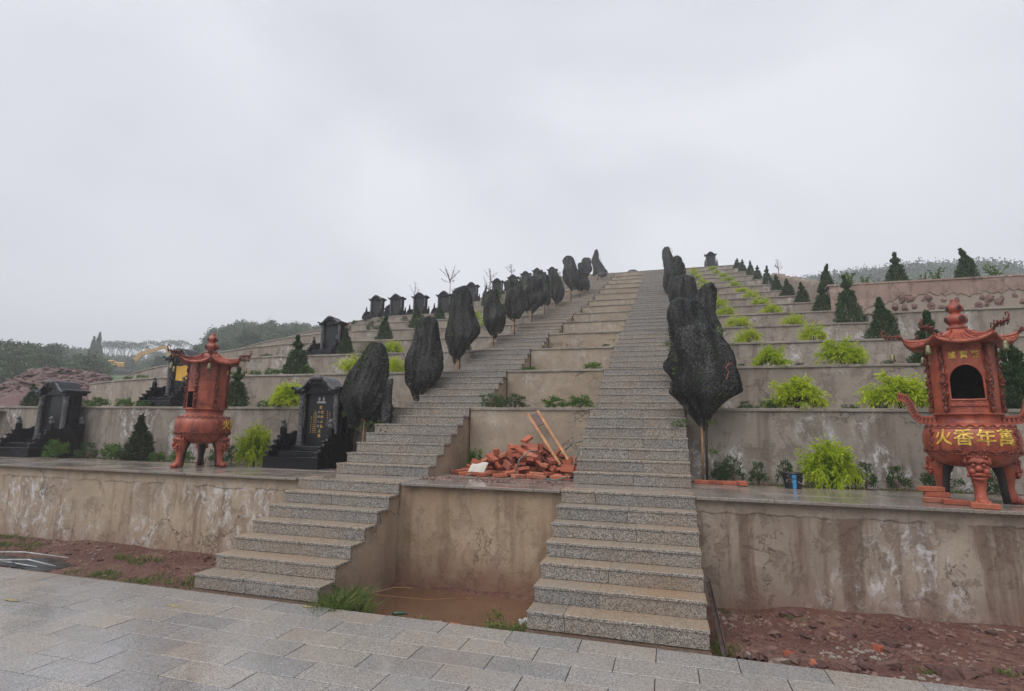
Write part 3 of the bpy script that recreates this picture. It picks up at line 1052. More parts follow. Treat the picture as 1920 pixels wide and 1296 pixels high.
# bigger loose stones at the foot of the right wall
for i in range(58):
    x = rg.uniform(0.55, 3.6)
    y = rg.choice((rg.uniform(4.93, 5.25), rg.uniform(5.2, 6.4), rg.uniform(6.2, 6.45)))
    s = rg.uniform(0.03, 0.075) * (1.25 if y < 5.3 else 1)
    ob('rock', ROCKS[rg.integers(7)], None, (x, y, zr_(x, y) + s * 0.2), (rg.uniform(-.4, .4), rg.uniform(-.4, .4), rg.uniform(0, 6)), s, label='loose red-brown rock in the rubble at the foot of the right wall', cat='rock', group='rocks at the right wall')
for i in range(26):
    x = rg.uniform(-9.5, -5.2)
    y = rg.choice((rg.uniform(6.2, 6.45), rg.uniform(4.95, 6.3)))
    s = rg.uniform(0.02, 0.05)
    ob('rock', ROCKS[rg.integers(7)], None, (x, y, zl_(x, y) + s * 0.2), (rg.uniform(-.4, .4), rg.uniform(-.4, .4), rg.uniform(0, 6)), s, label='small brown stone on the soil strip below the left wall', cat='rock', group='stones at the left wall')
sp = [(rg.uniform(0.4, 4.4), rg.uniform(4.88, 6.5), 0) for i in range(1500)]
sp = [(x, y, zr_(x, y) + 0.002) for x, y, z in sp]
rocks_stuff('gravel', sp, rg.gamma(2.0, 0.006, 1500) + 0.005, 'rubble', 2)
sp = [(rg.uniform(-10, -5.1), rg.uniform(4.88, 6.5), 0) for i in range(900)]
sp = [(x, y, zl_(x, y) + 0.002) for x, y, z in sp]
rocks_stuff('gravel', sp, rg.gamma(2.0, 0.005, 900) + 0.004, 'rubble', 3)
sp = [(rg.uniform(SL[1], SR[0]), rg.uniform(4.9, 6.5), 0) for i in range(260)]
sp = [(x, y, zp_(x, y)) for x, y, z in sp]
rocks_stuff('gravel', sp, rg.gamma(2.0, 0.004, 260) + 0.004, 'rubble', 4)
sp = [(rg.uniform(SL[1] + 0.02, SR[0] - 0.02), 6.62 + abs(rg.normal(0, 0.45)) + 0.4, 1.052) for i in range(900)]
sp = [(x, min(y, 8.9), z) for x, y, z in sp]
rocks_stuff('brick_dust', sp, rg.gamma(2.0, 0.0045, 900) + 0.003, 'rubble', 5, 0.4)
# heap of quarry stone at far left
mx_, my_ = -27.0, 17.5
def mound(x, y):
    d = math.hypot(x, y)
    az = math.degrees(math.atan2(-x, y))
    # crest follows the photo: low at the frame edge, high near azimuth 58, dropping by 53
    crest = 2.95 + 1.10 * sst(61.5, 57.5, az) * sst(51.5, 54.5, az)
    rise = sst(19.0, 31.0, d)
    back = 1 - sst(33, 42, d)
    return 2.03 + (crest - 2.03) * rise * (0.35 + 0.65 * back) + 0.10 * fbm(x, y, 0.9) * rise
V, F = [], []
NAZ, ND = 60, 40
for i in range(NAZ):
    for j in range(ND):
        a, d = math.radians(47 + 26 * i / (NAZ - 1)), 18 + 25 * j / (ND - 1)
        x, y = -d * math.sin(a), d * math.cos(a)
        V.append((x, y, mound(x, y) if 47.5 < math.degrees(a) < 72.5 else mound(x, y) - 1.0))
for i in range(NAZ - 1):
    for j in range(ND - 1):
        a = i * ND + j
        F.append((a, a + ND, a + ND + 1, a + 1)[::-1])
ob('spoil_mound', mesh('spoil_mound', V, F, 'mound_soil', True), kind='structure')
BROCK = [rock_mesh(300 + i, 0.45, 8, 5, 0.32, 'quarry') for i in range(6)]
for i in range(220):
    az = math.radians(rg.uniform(52.5, 70))
    d = rg.uniform(27.5, 33.5)
    x, y = -d * math.sin(az), d * math.cos(az)
    s = rg.uniform(0.09, 0.22)
    ob('quarry_stone', BROCK[rg.integers(6)], None, (x, y, mound(x, y) + s * 0.1), (rg.uniform(-.4, .4), rg.uniform(-.4, .4), rg.uniform(0, 6)), (s * 1.3, s, s), label='flat purple-red stone in the long heap at far left', cat='stone', group='quarry stones in the heap')
sp = []
for i in range(1400):
    az = math.radians(rg.uniform(52, 71))
    d = rg.uniform(24.5, 34)
    x, y = -d * math.sin(az), d * math.cos(az)
    sp.append((x, y, mound(x, y)))
rocks_stuff('quarry_rubble', sp, rg.gamma(2.5, 0.04, 1400) + 0.03, 'quarry', 9)

# ------------------------------------------------------------------ plants
def cards(P, D, L, W, rg, droop=0.0):
    """leaf-shaped diamonds: base P, direction D (unit), length L, width W"""
    n = len(P)
    r = rg.normal(size=(n, 3))
    S = np.cross(D, r)
    S /= np.linalg.norm(S, axis=1, keepdims=True) + 1e-9
    L = np.asarray(L).reshape(-1, 1) * np.ones((n, 1))
    W = np.asarray(W).reshape(-1, 1) * np.ones((n, 1))
    tip = P + D * L
    tip[:, 2] -= droop * L[:, 0]
    mid = P + D * L * 0.5
    V = np.stack([P, mid + S * W * 0.5, tip, mid - S * W * 0.5], 1).reshape(-1, 3)
    F = np.arange(4 * n).reshape(-1, 4)
    return V, F
def unit(v):
    return v / (np.linalg.norm(v, axis=-1, keepdims=True) + 1e-9)
def foliage_mesh(name, V, F, tone, mat):
    return mesh(name, V, F, mat, False, np.repeat(tone, 4))

def stems(mb, rg, n, h, r0, spread):
    for i in range(n):
        a = rg.uniform(0, 2 * PI)
        s = spread * rg.uniform(0.3, 1)
        mb.tube([(0, 0, -0.03), (s * 0.3 * math.cos(a), s * 0.3 * math.sin(a), h * 0.4), (s * math.cos(a), s * math.sin(a), h)], [r0, r0 * 0.8, r0 * 0.4], 5)

def golden(seed, dens=1.0):
    """unit bush about 1 wide and 0.72 high: main limbs carrying drooping feathery sprays"""
    rg = np.random.default_rng(seed)
    Ps, Ds, Ts, Ls = [], [], [], []
    nb = int(72 * (0.75 + 0.25 * dens))
    lob = rg.uniform(0, 6.28, 3)
    for i in range(nb):
        a = rg.uniform(0, 2 * PI)
        el = math.asin(rg.uniform(-0.22, 1.0))
        R = (0.45 + 0.08 * math.sin(2 * a + lob[0]) * math.cos(el) + 0.06 * math.sin(3 * a + lob[1])) * rg.uniform(0.68, 1.16)
        top = np.array([R * math.cos(a) * math.cos(el) * 1.1, R * math.sin(a) * math.cos(el) * 1.1, max(0.05, 0.22 + R * 1.0 * math.sin(el))])
        b0 = np.array([0.03 * math.cos(a), 0.03 * math.sin(a), 0.08 + 0.1 * rg.random()])
        ctrl = (b0 + top) / 2 + np.array([0, 0, 0.12 * math.cos(el) + 0.02])
        ns = int(rg.integers(7, 12) * dens ** 0.5)
        lim = rg.uniform(-0.12, 0.12)
        for q in range(ns):
            t_ = 0.35 + 0.65 * (q + rg.random()) / ns
            p = b0 * (1 - t_) ** 2 + 2 * ctrl * t_ * (1 - t_) + top * t_ ** 2
            tg = 2 * (1 - t_) * (ctrl - b0) + 2 * t_ * (top - ctrl)
            tg = tg / (np.linalg.norm(tg) + 1e-9)
            d = tg * 0.8 + rg.normal(0, 0.55, 3)
            d = d / np.linalg.norm(d)
            L = rg.uniform(0.07, 0.17) * (1.15 if q == ns - 1 else 1.0)
            m = int(rg.integers(8, 13) * dens ** 0.5)
            uu = np.linspace(0.05, 1, m)
            line = p + d[None] * (uu * L)[:, None]
            line[:, 2] -= 0.35 * L * uu ** 2
            line[:, 2] = np.maximum(line[:, 2], 0.01)
            dd = unit(d[None] + rg.normal(0, 0.42, (m, 3)) - np.array([0, 0, 0.45]) * uu[:, None])
            Ps.append(line)
            Ds.append(dd)
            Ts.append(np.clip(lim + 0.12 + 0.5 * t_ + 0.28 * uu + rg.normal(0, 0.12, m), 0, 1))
            Ls.append(rg.uniform(0.028, 0.058, m))
    P, D, T, Lq = np.concatenate(Ps), np.concatenate(Ds), np.concatenate(Ts), np.concatenate(Ls)
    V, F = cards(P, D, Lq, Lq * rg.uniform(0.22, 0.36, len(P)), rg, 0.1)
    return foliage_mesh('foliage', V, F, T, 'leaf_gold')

def cypress(seed, mat='leaf_cypress', wisp=1.0, dens=1.0, lean=0.0):
    """unit tree 1 high, half-width about 0.24"""
    rg = np.random.default_rng(seed)
    n = int(5200 * dens)
    h = rg.beta(1.1, 1.55, n)
    ph = rg.uniform(0, 6.28, 4)
    prof = lambda t: np.where(t < 0.08, 0.17 + t * 0.9, np.where(t < 0.62, 0.245 * (1 - (t - 0.08) * 1.05), 0.245 * 0.433 * np.clip(1 - (t - 0.62) / 0.40, 0.09, 1) * (0.8 + 0.5 * np.sin(t * 31 + ph[0]) * wisp)))
    a = rg.uniform(0, 2 * PI, n)
    R = prof(h) * (1 + 0.10 * np.sin(3 * a + ph[1] + h * 9) + 0.09 * np.sin(7 * a + ph[2] - h * 14) + 0.07 * np.sin(h * 42 + ph[3] + a)) * np.sqrt(rg.uniform(0.25, 1.25, n))
    P = np.stack([R * np.cos(a) + lean * np.maximum(h - 0.55, 0) + 0.02 * np.sin(h * 8 + ph[0]), R * np.sin(a), h * 0.97 + 0.01], 1)
    D = unit(np.stack([np.cos(a) * 0.55, np.sin(a) * 0.55, np.full(n, 0.75)], 1) + rg.normal(0, 0.32, (n, 3)))
    V, F = cards(P, D, rg.uniform(0.030, 0.062, n), rg.uniform(0.012, 0.024, n), rg)
    T = np.clip(0.28 + 0.35 * rg.random(n) + 0.25 * np.sin(a * 4 + h * 17 + ph[2]) * 0.6 + rg.normal(0, 0.12, n), 0, 1)
    return foliage_mesh('foliage', V, F, T, mat)

def shrub(seed, mat='leaf_shrub', n=1300, sx=1.0, sz=0.8):
    """unit shrub about 1 wide, made of leaf rosettes"""
    rg = np.random.default_rng(seed)
    nc = 46
    c = unit(rg.normal(size=(nc, 3)))
    c[:, 2] = np.abs(c[:, 2]) * 0.95
    c = c * rg.uniform(0.22, 0.44, (nc, 1)) * np.array([sx, sx, 1.0])
    c[:, 2] = c[:, 2] * sz / 0.5 + 0.12
    idx = rg.integers(0, nc, n)
    off = unit(rg.normal(size=(n, 3))) * rg.uniform(0.02, 0.13, (n, 1))
    P = c[idx] + off
    P[:, 2] = np.maximum(P[:, 2], 0.01)
    D = unit(off + 0.5 * unit(c[idx]) + np.array([0, 0, 0.35]) + rg.normal(0, 0.25, (n, 3)) * 0.3)
    V, F = cards(P, D, rg.uniform(0.05, 0.095, n), rg.uniform(0.026, 0.05, n), rg, 0.2)
    tone = np.clip(rg.uniform(0.1, 0.9, nc)[idx] * 0.6 + rg.uniform(0, 0.45, n), 0, 1)
    return foliage_mesh('foliage', V, F, tone, mat)

def stem_mesh(seed, n=5, h=0.4, r0=0.02, spread=0.2, mat='bark'):
    b = MB()
    stems(b, np.random.default_rng(seed), n, h, r0, spread)
    return b.build('stem', mat)

PROTO = {}
GOLD = [golden(400 + i, 1.4) for i in range(6)]
GOLDF = [golden(450 + i, 2.6) for i in range(3)]
GSTEM = [stem_mesh(420 + i, 7, 0.36, 0.014, 0.22) for i in range(2)]
CYP = [cypress(500 + i, wisp=w, lean=l) for i, (w, l) in enumerate(((1.0, 0.0), (0.6, 0.12), (1.3, -0.1), (0.5, 0.0)))]
CYPB = cypress(540, 'leaf_browned', 0.4, 1.4)
CYPF = cypress(541, 'leaf_cypress', 0.6, 1.8)
CSTEM = stem_mesh(520, 1, 0.85, 0.02, 0.01)
SHR = [shrub(600 + i) for i in range(4)]
SHRD = [shrub(620 + i, 'leaf_dark_shrub', 1000) for i in range(3)]
SSTEM = stem_mesh(610, 6, 0.4, 0.016, 0.25)

prg = np.random.default_rng(77)
def plant(name, fol, stem, loc, w, h, label, cat, group=None, rz=None):
    t = ob(name, None, None, loc, (0, 0, prg.uniform(0, 6.28) if rz is None else rz), (w, w, h), label=label, cat=cat, group=group)
    ob('foliage', fol, t)
    ob('stem', stem, t)
    return t

# golden bushes: two planting lines on each side of the stairs, one bush per terrace
def gold(x, k, w, h, label, y=None, fine=False):
    m = GOLDF[int(prg.integers(3))] if fine else GOLD[int(prg.integers(6))]
    w, h = w * prg.uniform(0.9, 1.12), h * prg.uniform(0.9, 1.12)
    plant('golden_bush', m, GSTEM[int(prg.integers(2))], (x, (TY[k] + 0.36) if y is None else y, (TZ[k] - 0.03) if k else 1.0), w, h / 0.72, label, 'bush', 'golden feathery bushes')
gold(2.20, 0, 0.78, 0.74, 'golden feathery bush beside the blue bucket on the lowest terrace', 8.62, True)
SZ = {1: (0.78, 0.58, 0.84, 0.64), 2: (0.62, 0.50, 0.76, 0.58), 3: (0.66, 0.46, 0.68, 0.46), 4: (0.68, 0.45, 0.60, 0.42), 5: (0.70, 0.40, 0.68, 0.40), 6: (0.70, 0.36, 0.72, 0.38)}
for k in range(1, 14):
    w1, h1, w2, h2 = SZ.get(k, (0.60, 0.40, 0.62, 0.38))
    if k in (8,):
        pass
    else:
        gold(2.02 + prg.uniform(-0.05, 0.05), k, w1, h1, 'golden bush on the %s terrace right of the stairs, nearer the stairs' % ORD[k], fine=k < 3)
    gold((3.40 if k < 12 else 3.2) + prg.uniform(-0.05, 0.05), k, w2, h2, 'golden bush on the %s terrace right of the stairs, nearer the cypress row' % ORD[k], fine=k < 3)
gold(-7.50, 0, 0.62, 0.74, 'golden feathery bush leaning out beside the black tomb', 8.45, True)
gold(-7.60, 1, 0.78, 0.62, 'golden bush on the first terrace behind the inscribed tomb', fine=True)
for k in (2, 3, 4, 5, 6, 7):
    if k not in (4,):
        gold(-7.70, k, 0.68, 0.50 if k < 3 else 0.40, 'golden bush on the %s terrace left of the stairs, farther from the stairs' % ORD[k])
    if k in (2, 5, 6):
        gold(-6.38, k, 0.62, 0.50, 'golden bush on the %s terrace left of the stairs, nearer the stairs' % ORD[k])
gold(-15.1, 0, 0.55, 0.55, 'golden bush at the left edge of the lowest terrace', 8.3)

# clipped cypresses
def cyp(x, k, w, h, label, y=None, mesh_=None, z=None):
    m = mesh_ if mesh_ is not None else CYP[int(prg.integers(4))]
    plant('cypress', m, CSTEM, (x, (TY[k] + 0.36) if y is None else y, (TZ[k] - 0.03 if k else 1.0) if z is None else z), w / 0.46, h, label, 'cypress', 'small cypress trees')
RH = {1: (0.62, 1.12), 2: (0.55, 1.08), 3: (0.58, 1.06), 4: (0.60, 1.45), 5: (0.50, 0.98), 6: (0.46, 0.86), 7: (0.50, 0.82), 8: (0.46, 0.85), 9: (0.44, 1.05), 10: (0.44, 0.9), 11: (0.42, 1.0), 12: (0.5, 0.9), 13: (0.5, 0.8)}
for k in range(1, 14):
    cyp(4.83 + prg.uniform(-0.06, 0.06), k, RH[k][0], RH[k][1], 'small cypress at the right end of the %s terrace' % ORD[k], mesh_=CYPF if k < 3 else None)
for px_, lab in ((5.12, 'leaning cypress at the left end of the tall pinkish wall'), (7.10, 'cypress standing near the middle on the tall pinkish wall'), (8.95, 'cypress near the right frame edge on the tall pinkish wall')):
    cyp(px_, 5, 0.58 if px_ > 6 else 0.42, 1.2 if px_ > 6 else 0.95, lab, 18.85, None, 6.36)
cyp(-10.55, 0, 0.52, 0.98, 'browned cypress between shrubs on the lowest terrace', 8.6, CYPB)
cyp(-8.98, 1, 0.44, 0.92, 'cypress on the first terrace behind the left incense burner')
cyp(-15.2, 1, 0.38, 0.60, 'lone small cypress on the first terrace before the stone heap')
LH = {2: (0.58, 1.12), 3: (0.44, 0.88), 4: (0.50, 0.98), 5: (0.46, 1.18), 6: (0.46, 0.92), 7: (0.4, 0.7), 8: (0.38, 1.2), 9: (0.36, 1.1), 10: (0.4, 1.1), 11: (0.4, 1.0)}
for k in LH:
    cyp(-9.32 if k < 7 else -8.8, k, LH[k][0], LH[k][1], 'small cypress on the %s terrace left of the stairs' % ORD[k])

# leafy shrubs
def shr(x, y, z, w, h, label, dark=False, name='shrub', cat='shrub'):
    m = (SHRD if dark else SHR)[int(prg.integers(3))]
    plant(name, m, SSTEM, (x, y, z - 0.02), w, h / 0.85, label, cat, 'leafy shrubs')
for x, y, w, h, lab, dk in (
    (-12.05, 8.05, 0.52, 0.46, 'bright green shrub in front of the leftmost tomb', False), (-11.55, 8.30, 0.46, 0.40, 'dark green shrub right of the leftmost tomb', True),
    (-11.15, 8.5, 0.46, 0.42, 'shrub between the dark shrub and the browned cypress', False), (-10.85, 8.35, 0.30, 0.34, 'narrow light green shrub just left of the browned cypress', False),
    (-10.0, 8.6, 0.42, 0.26, 'low shrub just right of the browned cypress', False), (-9.45, 8.65, 0.55, 0.30, 'low shrub behind the left incense burner', False),
    (-8.7, 8.75, 0.42, 0.34, 'shrub seen between the legs of the left incense burner', True), (-8.25, 8.7, 0.34, 0.42, 'thin shrub right of the left incense burner', True),
    (-7.85, 8.72, 0.30, 0.5, 'dark slim shrub left of the golden bush by the tomb', True),
    (0.75, 8.80, 0.30, 0.36, 'dark shrub behind the stake of the front right wrapped tree', True), (0.95, 8.82, 0.44, 0.46, 'dark shrub right of the stake of the front right wrapped tree', True),
    (1.28, 8.75, 0.34, 0.36, 'thin shrub between the loose brick and the bucket', True), (1.65, 8.86, 0.32, 0.42, 'shrub right behind the blue bucket', True),
    (2.66, 8.75, 0.34, 0.40, 'shrub right of the golden bush by the bucket', True), (3.05, 8.75, 0.34, 0.36, 'shrub left of the right incense burner', True),
    (3.55, 8.72, 0.5, 0.42, 'shrub seen behind the legs of the right incense burner', True), (4.05, 8.7, 0.40, 0.36, 'shrub behind the right leg of the right incense burner', True),
    (-3.18, 8.72, 0.34, 0.50, 'glossy green shrub in the corner left of the brick heap', False), (-1.5, 8.9, 0.26, 0.30, 'small shrub behind the right end of the brick heap', False)):
    shr(x, y, 1.02, w, h, lab, dk)
i = 0
for x, w, h, lab in ((-3.15, 0.62, 0.36, 'reddish green shrub at the left of the first middle planting bed'), (-2.72, 0.5, 0.32, 'second shrub from the left in the first middle planting bed'), (-1.95, 0.55, 0.28, 'third shrub from the left in the first middle planting bed'), (-1.50, 0.55, 0.32, 'rightmost shrub in the first middle planting bed')):
    shr(x, TY[1] + 0.5, TZ[1], w, h, lab, x < -2.5)
shr(-3.0, TY[2] + 0.45, TZ[2], 0.55, 0.16, 'low shrub at the left of the second middle bed')
shr(-1.55, TY[2] + 0.5, TZ[2], 0.5, 0.24, 'low shrub at the right of the second middle bed')
shr(-1.45, TY[3] + 0.45, TZ[3], 0.35, 0.16, 'tiny shrub at the right of the third middle bed', True)
shr(-3.2, TY[3] + 0.45, TZ[3], 0.3, 0.12, 'tiny shrub at the left of the third middle bed', True)
shr(-3.25, TY[5] + 0.4, TZ[5], 0.35, 0.14, 'tiny shrub in the fifth middle bed', True)
shr(-3.1, TY[6] + 0.4, TZ[6], 0.4, 0.16, 'tiny shrub in the sixth middle bed')
shr(-2.7, TY[11] + 0.4, TZ[11], 0.5, 0.16, 'tiny shrub in a middle bed near the hilltop')
for k, x, w, h, d in ((1, -13.6, 0.75, 0.26, 0), (1, -13.0, 0.55, 0.30, 0), (1, -12.2, 0.5, 0.30, 0), (1, -14.6, 0.5, 0.20, 0), (1, -14.2, 0.55, 0.24, 0), (1, -11.6, 0.45, 0.22, 0), (1, -8.25, 0.42, 0.22, 0), (1, -7.95, 0.3, 0.16, 0), (1, -6.0, 0.4, 0.18, 0), (1, -5.65, 0.4, 0.20, 0), (1, -5.35, 0.3, 0.18, 0),
                      (2, -10.6, 0.42, 0.24, 0), (2, -10.1, 0.5, 0.28, 0), (2, -9.05, 0.6, 0.34, 0), (2, -11.3, 0.4, 0.2, 0), (2, -15.2, 0.45, 0.22, 0), (2, -16.1, 0.4, 0.2, 0), (2, -5.6, 0.42, 0.22, 0),
                      (3, -12.2, 0.6, 0.18, 1), (3, -11.2, 0.5, 0.18, 1), (3, -10.7, 0.3, 0.12, 1), (3, -13.2, 0.5, 0.16, 1), (3, -8.7, 0.4, 0.18, 0), (3, -5.5, 0.5, 0.5, 1),
                      (5, -11.3, 0.55, 0.5, 1), (5, -10.9, 0.4, 0.35, 1), (6, -13.6, 0.42, 0.34, 1), (6, -12.2, 0.42, 0.36, 1), (6, -11.0, 0.42, 0.38, 1), (6, -14.6, 0.42, 0.34, 1), (6, -10.2, 0.42, 0.38, 1), (5, -12.4, 0.42, 0.36, 1),
                      (1, 1.55, 0.40, 0.20, 1), (1, 1.25, 0.3, 0.18, 1), (1, 2.75, 0.3, 0.14, 1), (1, 3.15, 0.3, 0.16, 1), (1, 4.0, 0.4, 0.22, 1), (2, 2.6, 0.3, 0.16, 1), (2, 4.1, 0.3, 0.16, 1), (2, 1.5, 0.3, 0.14, 1), (4, 6.3, 0.5, 0.14, 0), (4, 7.6, 0.4, 0.14, 0), (4, 9.2, 0.4, 0.16, 0), (3, 7.9, 0.35, 0.16, 0)):
    i += 1
    side = 'left of the stairs' if x < -3 else 'right of the stairs'
    y_ = 16.6 if (k == 4) else None
    plant('shrub', (SHRD if d else SHR)[i % 3], SSTEM, (x, (WY(k, x) + 0.40) if k != 4 else 18.15, (TZ[k] - 0.04) if k != 4 else TZ4 - 0.06), w, h / 0.85, 'low green shrub along the edge of the %s terrace %s' % (ORD[k], side), 'shrub', 'low shrubs on the %s terrace %s' % (ORD[k], side))

# weeds arching over the tall right wall
def weed(seed, n=9, h=0.7, leafy=9, mat='leaf_shrub', lw=0.05):
    rg = np.random.default_rng(seed)
    b = MB()
    Ps, Ds = [], []
    for i in range(n):
        a = rg.uniform(0, 6.28)
        s = rg.uniform(0.15, 0.6) * h
        hh = h * rg.uniform(0.5, 1.0)
        pts = [np.array([0, 0, 0]), np.array([0.4 * s * math.cos(a), 0.4 * s * math.sin(a), hh * 0.6]), np.array([s * math.cos(a), s * math.sin(a), hh])]
        b.tube(pts, [0.008, 0.006, 0.003], 4)
        for t_ in np.linspace(0.25, 1, leafy):
            p = pts[0] * (1 - t_) ** 2 + 2 * pts[1] * t_ * (1 - t_) + pts[2] * t_ ** 2
            for q in range(3):
                Ps.append(p)
                Ds.append(rg.normal(size=3) + np.array([0, 0, 0.4]))
    P, D = np.array(Ps), unit(np.array(Ds))
    V, F = cards(P, D, rg.uniform(0.05, 0.12, len(P)), lw * rg.uniform(0.7, 1.2, len(P)), rg, 0.2)
    return foliage_mesh('foliage', V, F, rg.uniform(0.2, 1, len(P)), mat), b.build('stem', 'bark')
WD = [weed(700 + i) for i in range(3)]
for j, (x, s) in enumerate(((5.75, 0.9), (6.15, 0.7), (6.5, 0.45), (7.75, 0.6), (8.1, 0.75), (8.5, 0.3), (9.6, 0.9), (5.45, 0.4))):
    m = WD[j % 3]
    t = ob('weed', None, None, (x, 18.75, 6.36), (0, 0, j * 1.3), s, label='pale leafy weed sprouting along the top of the tall pinkish wall', cat='weed', group='weeds on the tall wall')
    ob('foliage', m[0], t)
    ob('stem', m[1], t)

# grass
def grass(name, spots, label_kind='stuff', seed=0, h=0.16, n=40, spread=0.07, mat='leaf_grass', w=0.006):
    rg = np.random.default_rng(seed)
    Vs, Fs, Ts = [], [], []
    c = 0
    for (x, y, z, s) in spots:
        m = int(n * s)
        a = rg.uniform(0, 6.28, m)
        r_ = np.abs(rg.normal(0, spread * s, m))
        P = np.stack([x + r_ * np.cos(a), y + r_ * np.sin(a), np.full(m, z)], 1)
        lean = np.stack([np.cos(a), np.sin(a), np.zeros(m)], 1) * rg.uniform(0.1, 0.8, (m, 1))
        D = unit(lean + np.array([0, 0, 1.0]) + rg.normal(0, 0.15, (m, 3)))
        L = h * s * rg.uniform(0.5, 1.2, m)
        S = unit(np.cross(D, rg.normal(size=(m, 3)))) * w * 0.5
        mid = P + D * L[:, None] * 0.6
        tip = P + D * L[:, None] + np.stack([np.cos(a), np.sin(a), np.full(m, -0.6)], 1) * (L * 0.22)[:, None]
        V = np.stack([P - S, P + S, mid + S * 0.8, tip, mid - S * 0.8], 1).reshape(-1, 3)
        Vs.append(V)
        Fs.append(np.arange(5 * m).reshape(-1, 5) + c)
        Ts.append(np.repeat(rg.uniform(0, 1, m) ** 1.5, 5))
        c += 5 * m
    return ob(name, mesh(name, np.concatenate(Vs), np.concatenate(Fs), mat, False, np.concatenate(Ts)), kind='stuff')
gr = np.random.default_rng(9)
sp = [(gr.normal(-3.22, 0.10), gr.normal(5.02, 0.12), -0.08, gr.uniform(0.8, 1.5)) for i in range(34)]
sp += [(gr.normal(-1.38, 0.05), gr.normal(5.05, 0.12), -0.13, gr.uniform(0.5, 1.0)) for i in range(14)]
sp += [(gr.uniform(-3.2, -1.4), gr.uniform(4.93, 5.3), -0.2, gr.uniform(0.3, 0.7)) for i in range(14)]
sp += [(gr.normal(-1.6, 0.1), gr.normal(5.1, 0.1), -0.2, gr.uniform(0.4, 0.9)) for i in range(10)]
grass('grass', sp, seed=1)
sp = []
for cx, cy, n_, sx, sy in ((-9.6, 5.9, 24, 0.35, 0.15), (-10.4, 6.35, 20, 0.3, 0.1), (-7.1, 5.95, 20, 0.25, 0.08), (-6.1, 5.05, 26, 0.35, 0.08), (-5.3, 5.15, 16, 0.2, 0.1), (-5.6, 5.5, 10, 0.15, 0.1), (-6.9, 5.1, 10, 0.3, 0.06)):
    sp += [(gr.normal(cx, sx), min(6.45, max(4.9, gr.normal(cy, sy))), 0, gr.uniform(0.25, 0.65)) for i in range(n_)]
sp = [(min(x, -5.1), y, zl_(x, y), s) for x, y, z, s in sp]
grass('grass', sp, seed=2, n=34, spread=0.09)
sp = [(gr.normal(0.40, 0.04), gr.uniform(4.93, 5.6), -0.08, gr.uniform(0.3, 0.7)) for i in range(16)]
sp += [(gr.normal(cx, 0.05), cy + gr.normal(0, 0.04), zr_(cx, cy), gr.uniform(0.2, 0.45)) for cx, cy in ((1.9, 5.2), (1.2, 6.3), (0.55, 6.4), (2.4, 5.15)) for q in range(5)]
grass('grass', sp, seed=3, n=26)
sp = [(x, 8.3 + gr.uniform(0, 0.6), 1.0, gr.uniform(0.3, 0.8)) for x in gr.uniform(0.5, 4.4, 60)] + [(x, 8.3 + gr.uniform(0, 0.6), 1.0, gr.uniform(0.3, 0.7)) for x in gr.uniform(-12, -5.4, 70)]
grass('grass', sp, seed=4, n=18, h=0.14)

# ------------------------------------------------------------------ trees wrapped in black shade net
def cusp(x):
    return 1 - 2 * abs(math.sin(x / 2)) ** 0.9
def net_shape(prof, H, seed, n=110, m=48, fold=0.07, depth=0.85, lumpy=1.0):
    rg = np.random.default_rng(seed)
    ph = rg.uniform(0, 6.28, 12)
    N1, N2 = int(rg.integers(3, 5)) / 2 * 2, int(rg.integers(5, 8))
    ts = np.array([p[0] for p in prof])
    rs = np.array([p[1] for p in prof])
    cs = np.array([p[2] if len(p) > 2 else 0.0 for p in prof])
    V, F = [], []
    for i in range(m + 1):
        t = i / m
        r = np.interp(t, ts, rs)
        c = np.interp(t, ts, cs) + lumpy * rs.max() * (0.13 * math.sin(4.2 * t + ph[0]) + 0.07 * math.sin(9 * t + ph[1]))
        for j in range(n):
            a = 2 * PI * j / n
            lump = lumpy * (0.07 * math.sin(2 * a + ph[0] + 2.6 * t) + 0.07 * math.sin(3 * a + ph[1] - 5 * t) + 0.06 * math.sin(t * 11 + ph[2] + 2 * a) + 0.05 * cusp(3 * a + ph[6] + 2 * t))
            aw = a + 0.3 * math.sin(t * 3 + ph[3]) + 0.16 * math.sin(t * 7 + 2 * a + ph[8])
            s1, s2, s3 = math.sin(N1 * aw + ph[4]), math.sin(N2 * aw + ph[5] + 2 * t), math.sin(15 * aw + ph[7] - 3 * t)
            fd = fold * (0.45 + 0.9 * t) * 1.9 * (1.2 * ((1 - abs(s1)) ** 2 - 0.35) + 0.9 * ((1 - abs(s2)) ** 2 - 0.35) + 0.35 * ((1 - abs(s3)) ** 2 - 0.35))
            rr = r * (1 + lump + fd) + 0.004 * math.sin(40 * a + 31 * t + ph[7])
            z = H * (1 - t) + (0.035 * H * math.sin(2 * a + ph[9]) + 0.02 * H * math.sin(3 * a + ph[10])) * (1 - t) * (1 if t < 0.15 else 0.15 / t) * (r / (rs.max() + 1e-6)) + ((0.06 * math.sin(2 * a + ph[11]) + 0.03 * math.sin(5 * a + ph[2])) * H * t * t)
            V.append((c + rr * math.cos(a), depth * rr * math.sin(a), z))
    for i in range(m):
        for j in range(n):
            F.append((i * n + j, (i + 1) * n + j, (i + 1) * n + (j + 1) % n, i * n + (j + 1) % n))
    F.append(tuple(range(n)))
    return mesh('net', V, F, 'shade_net', True)

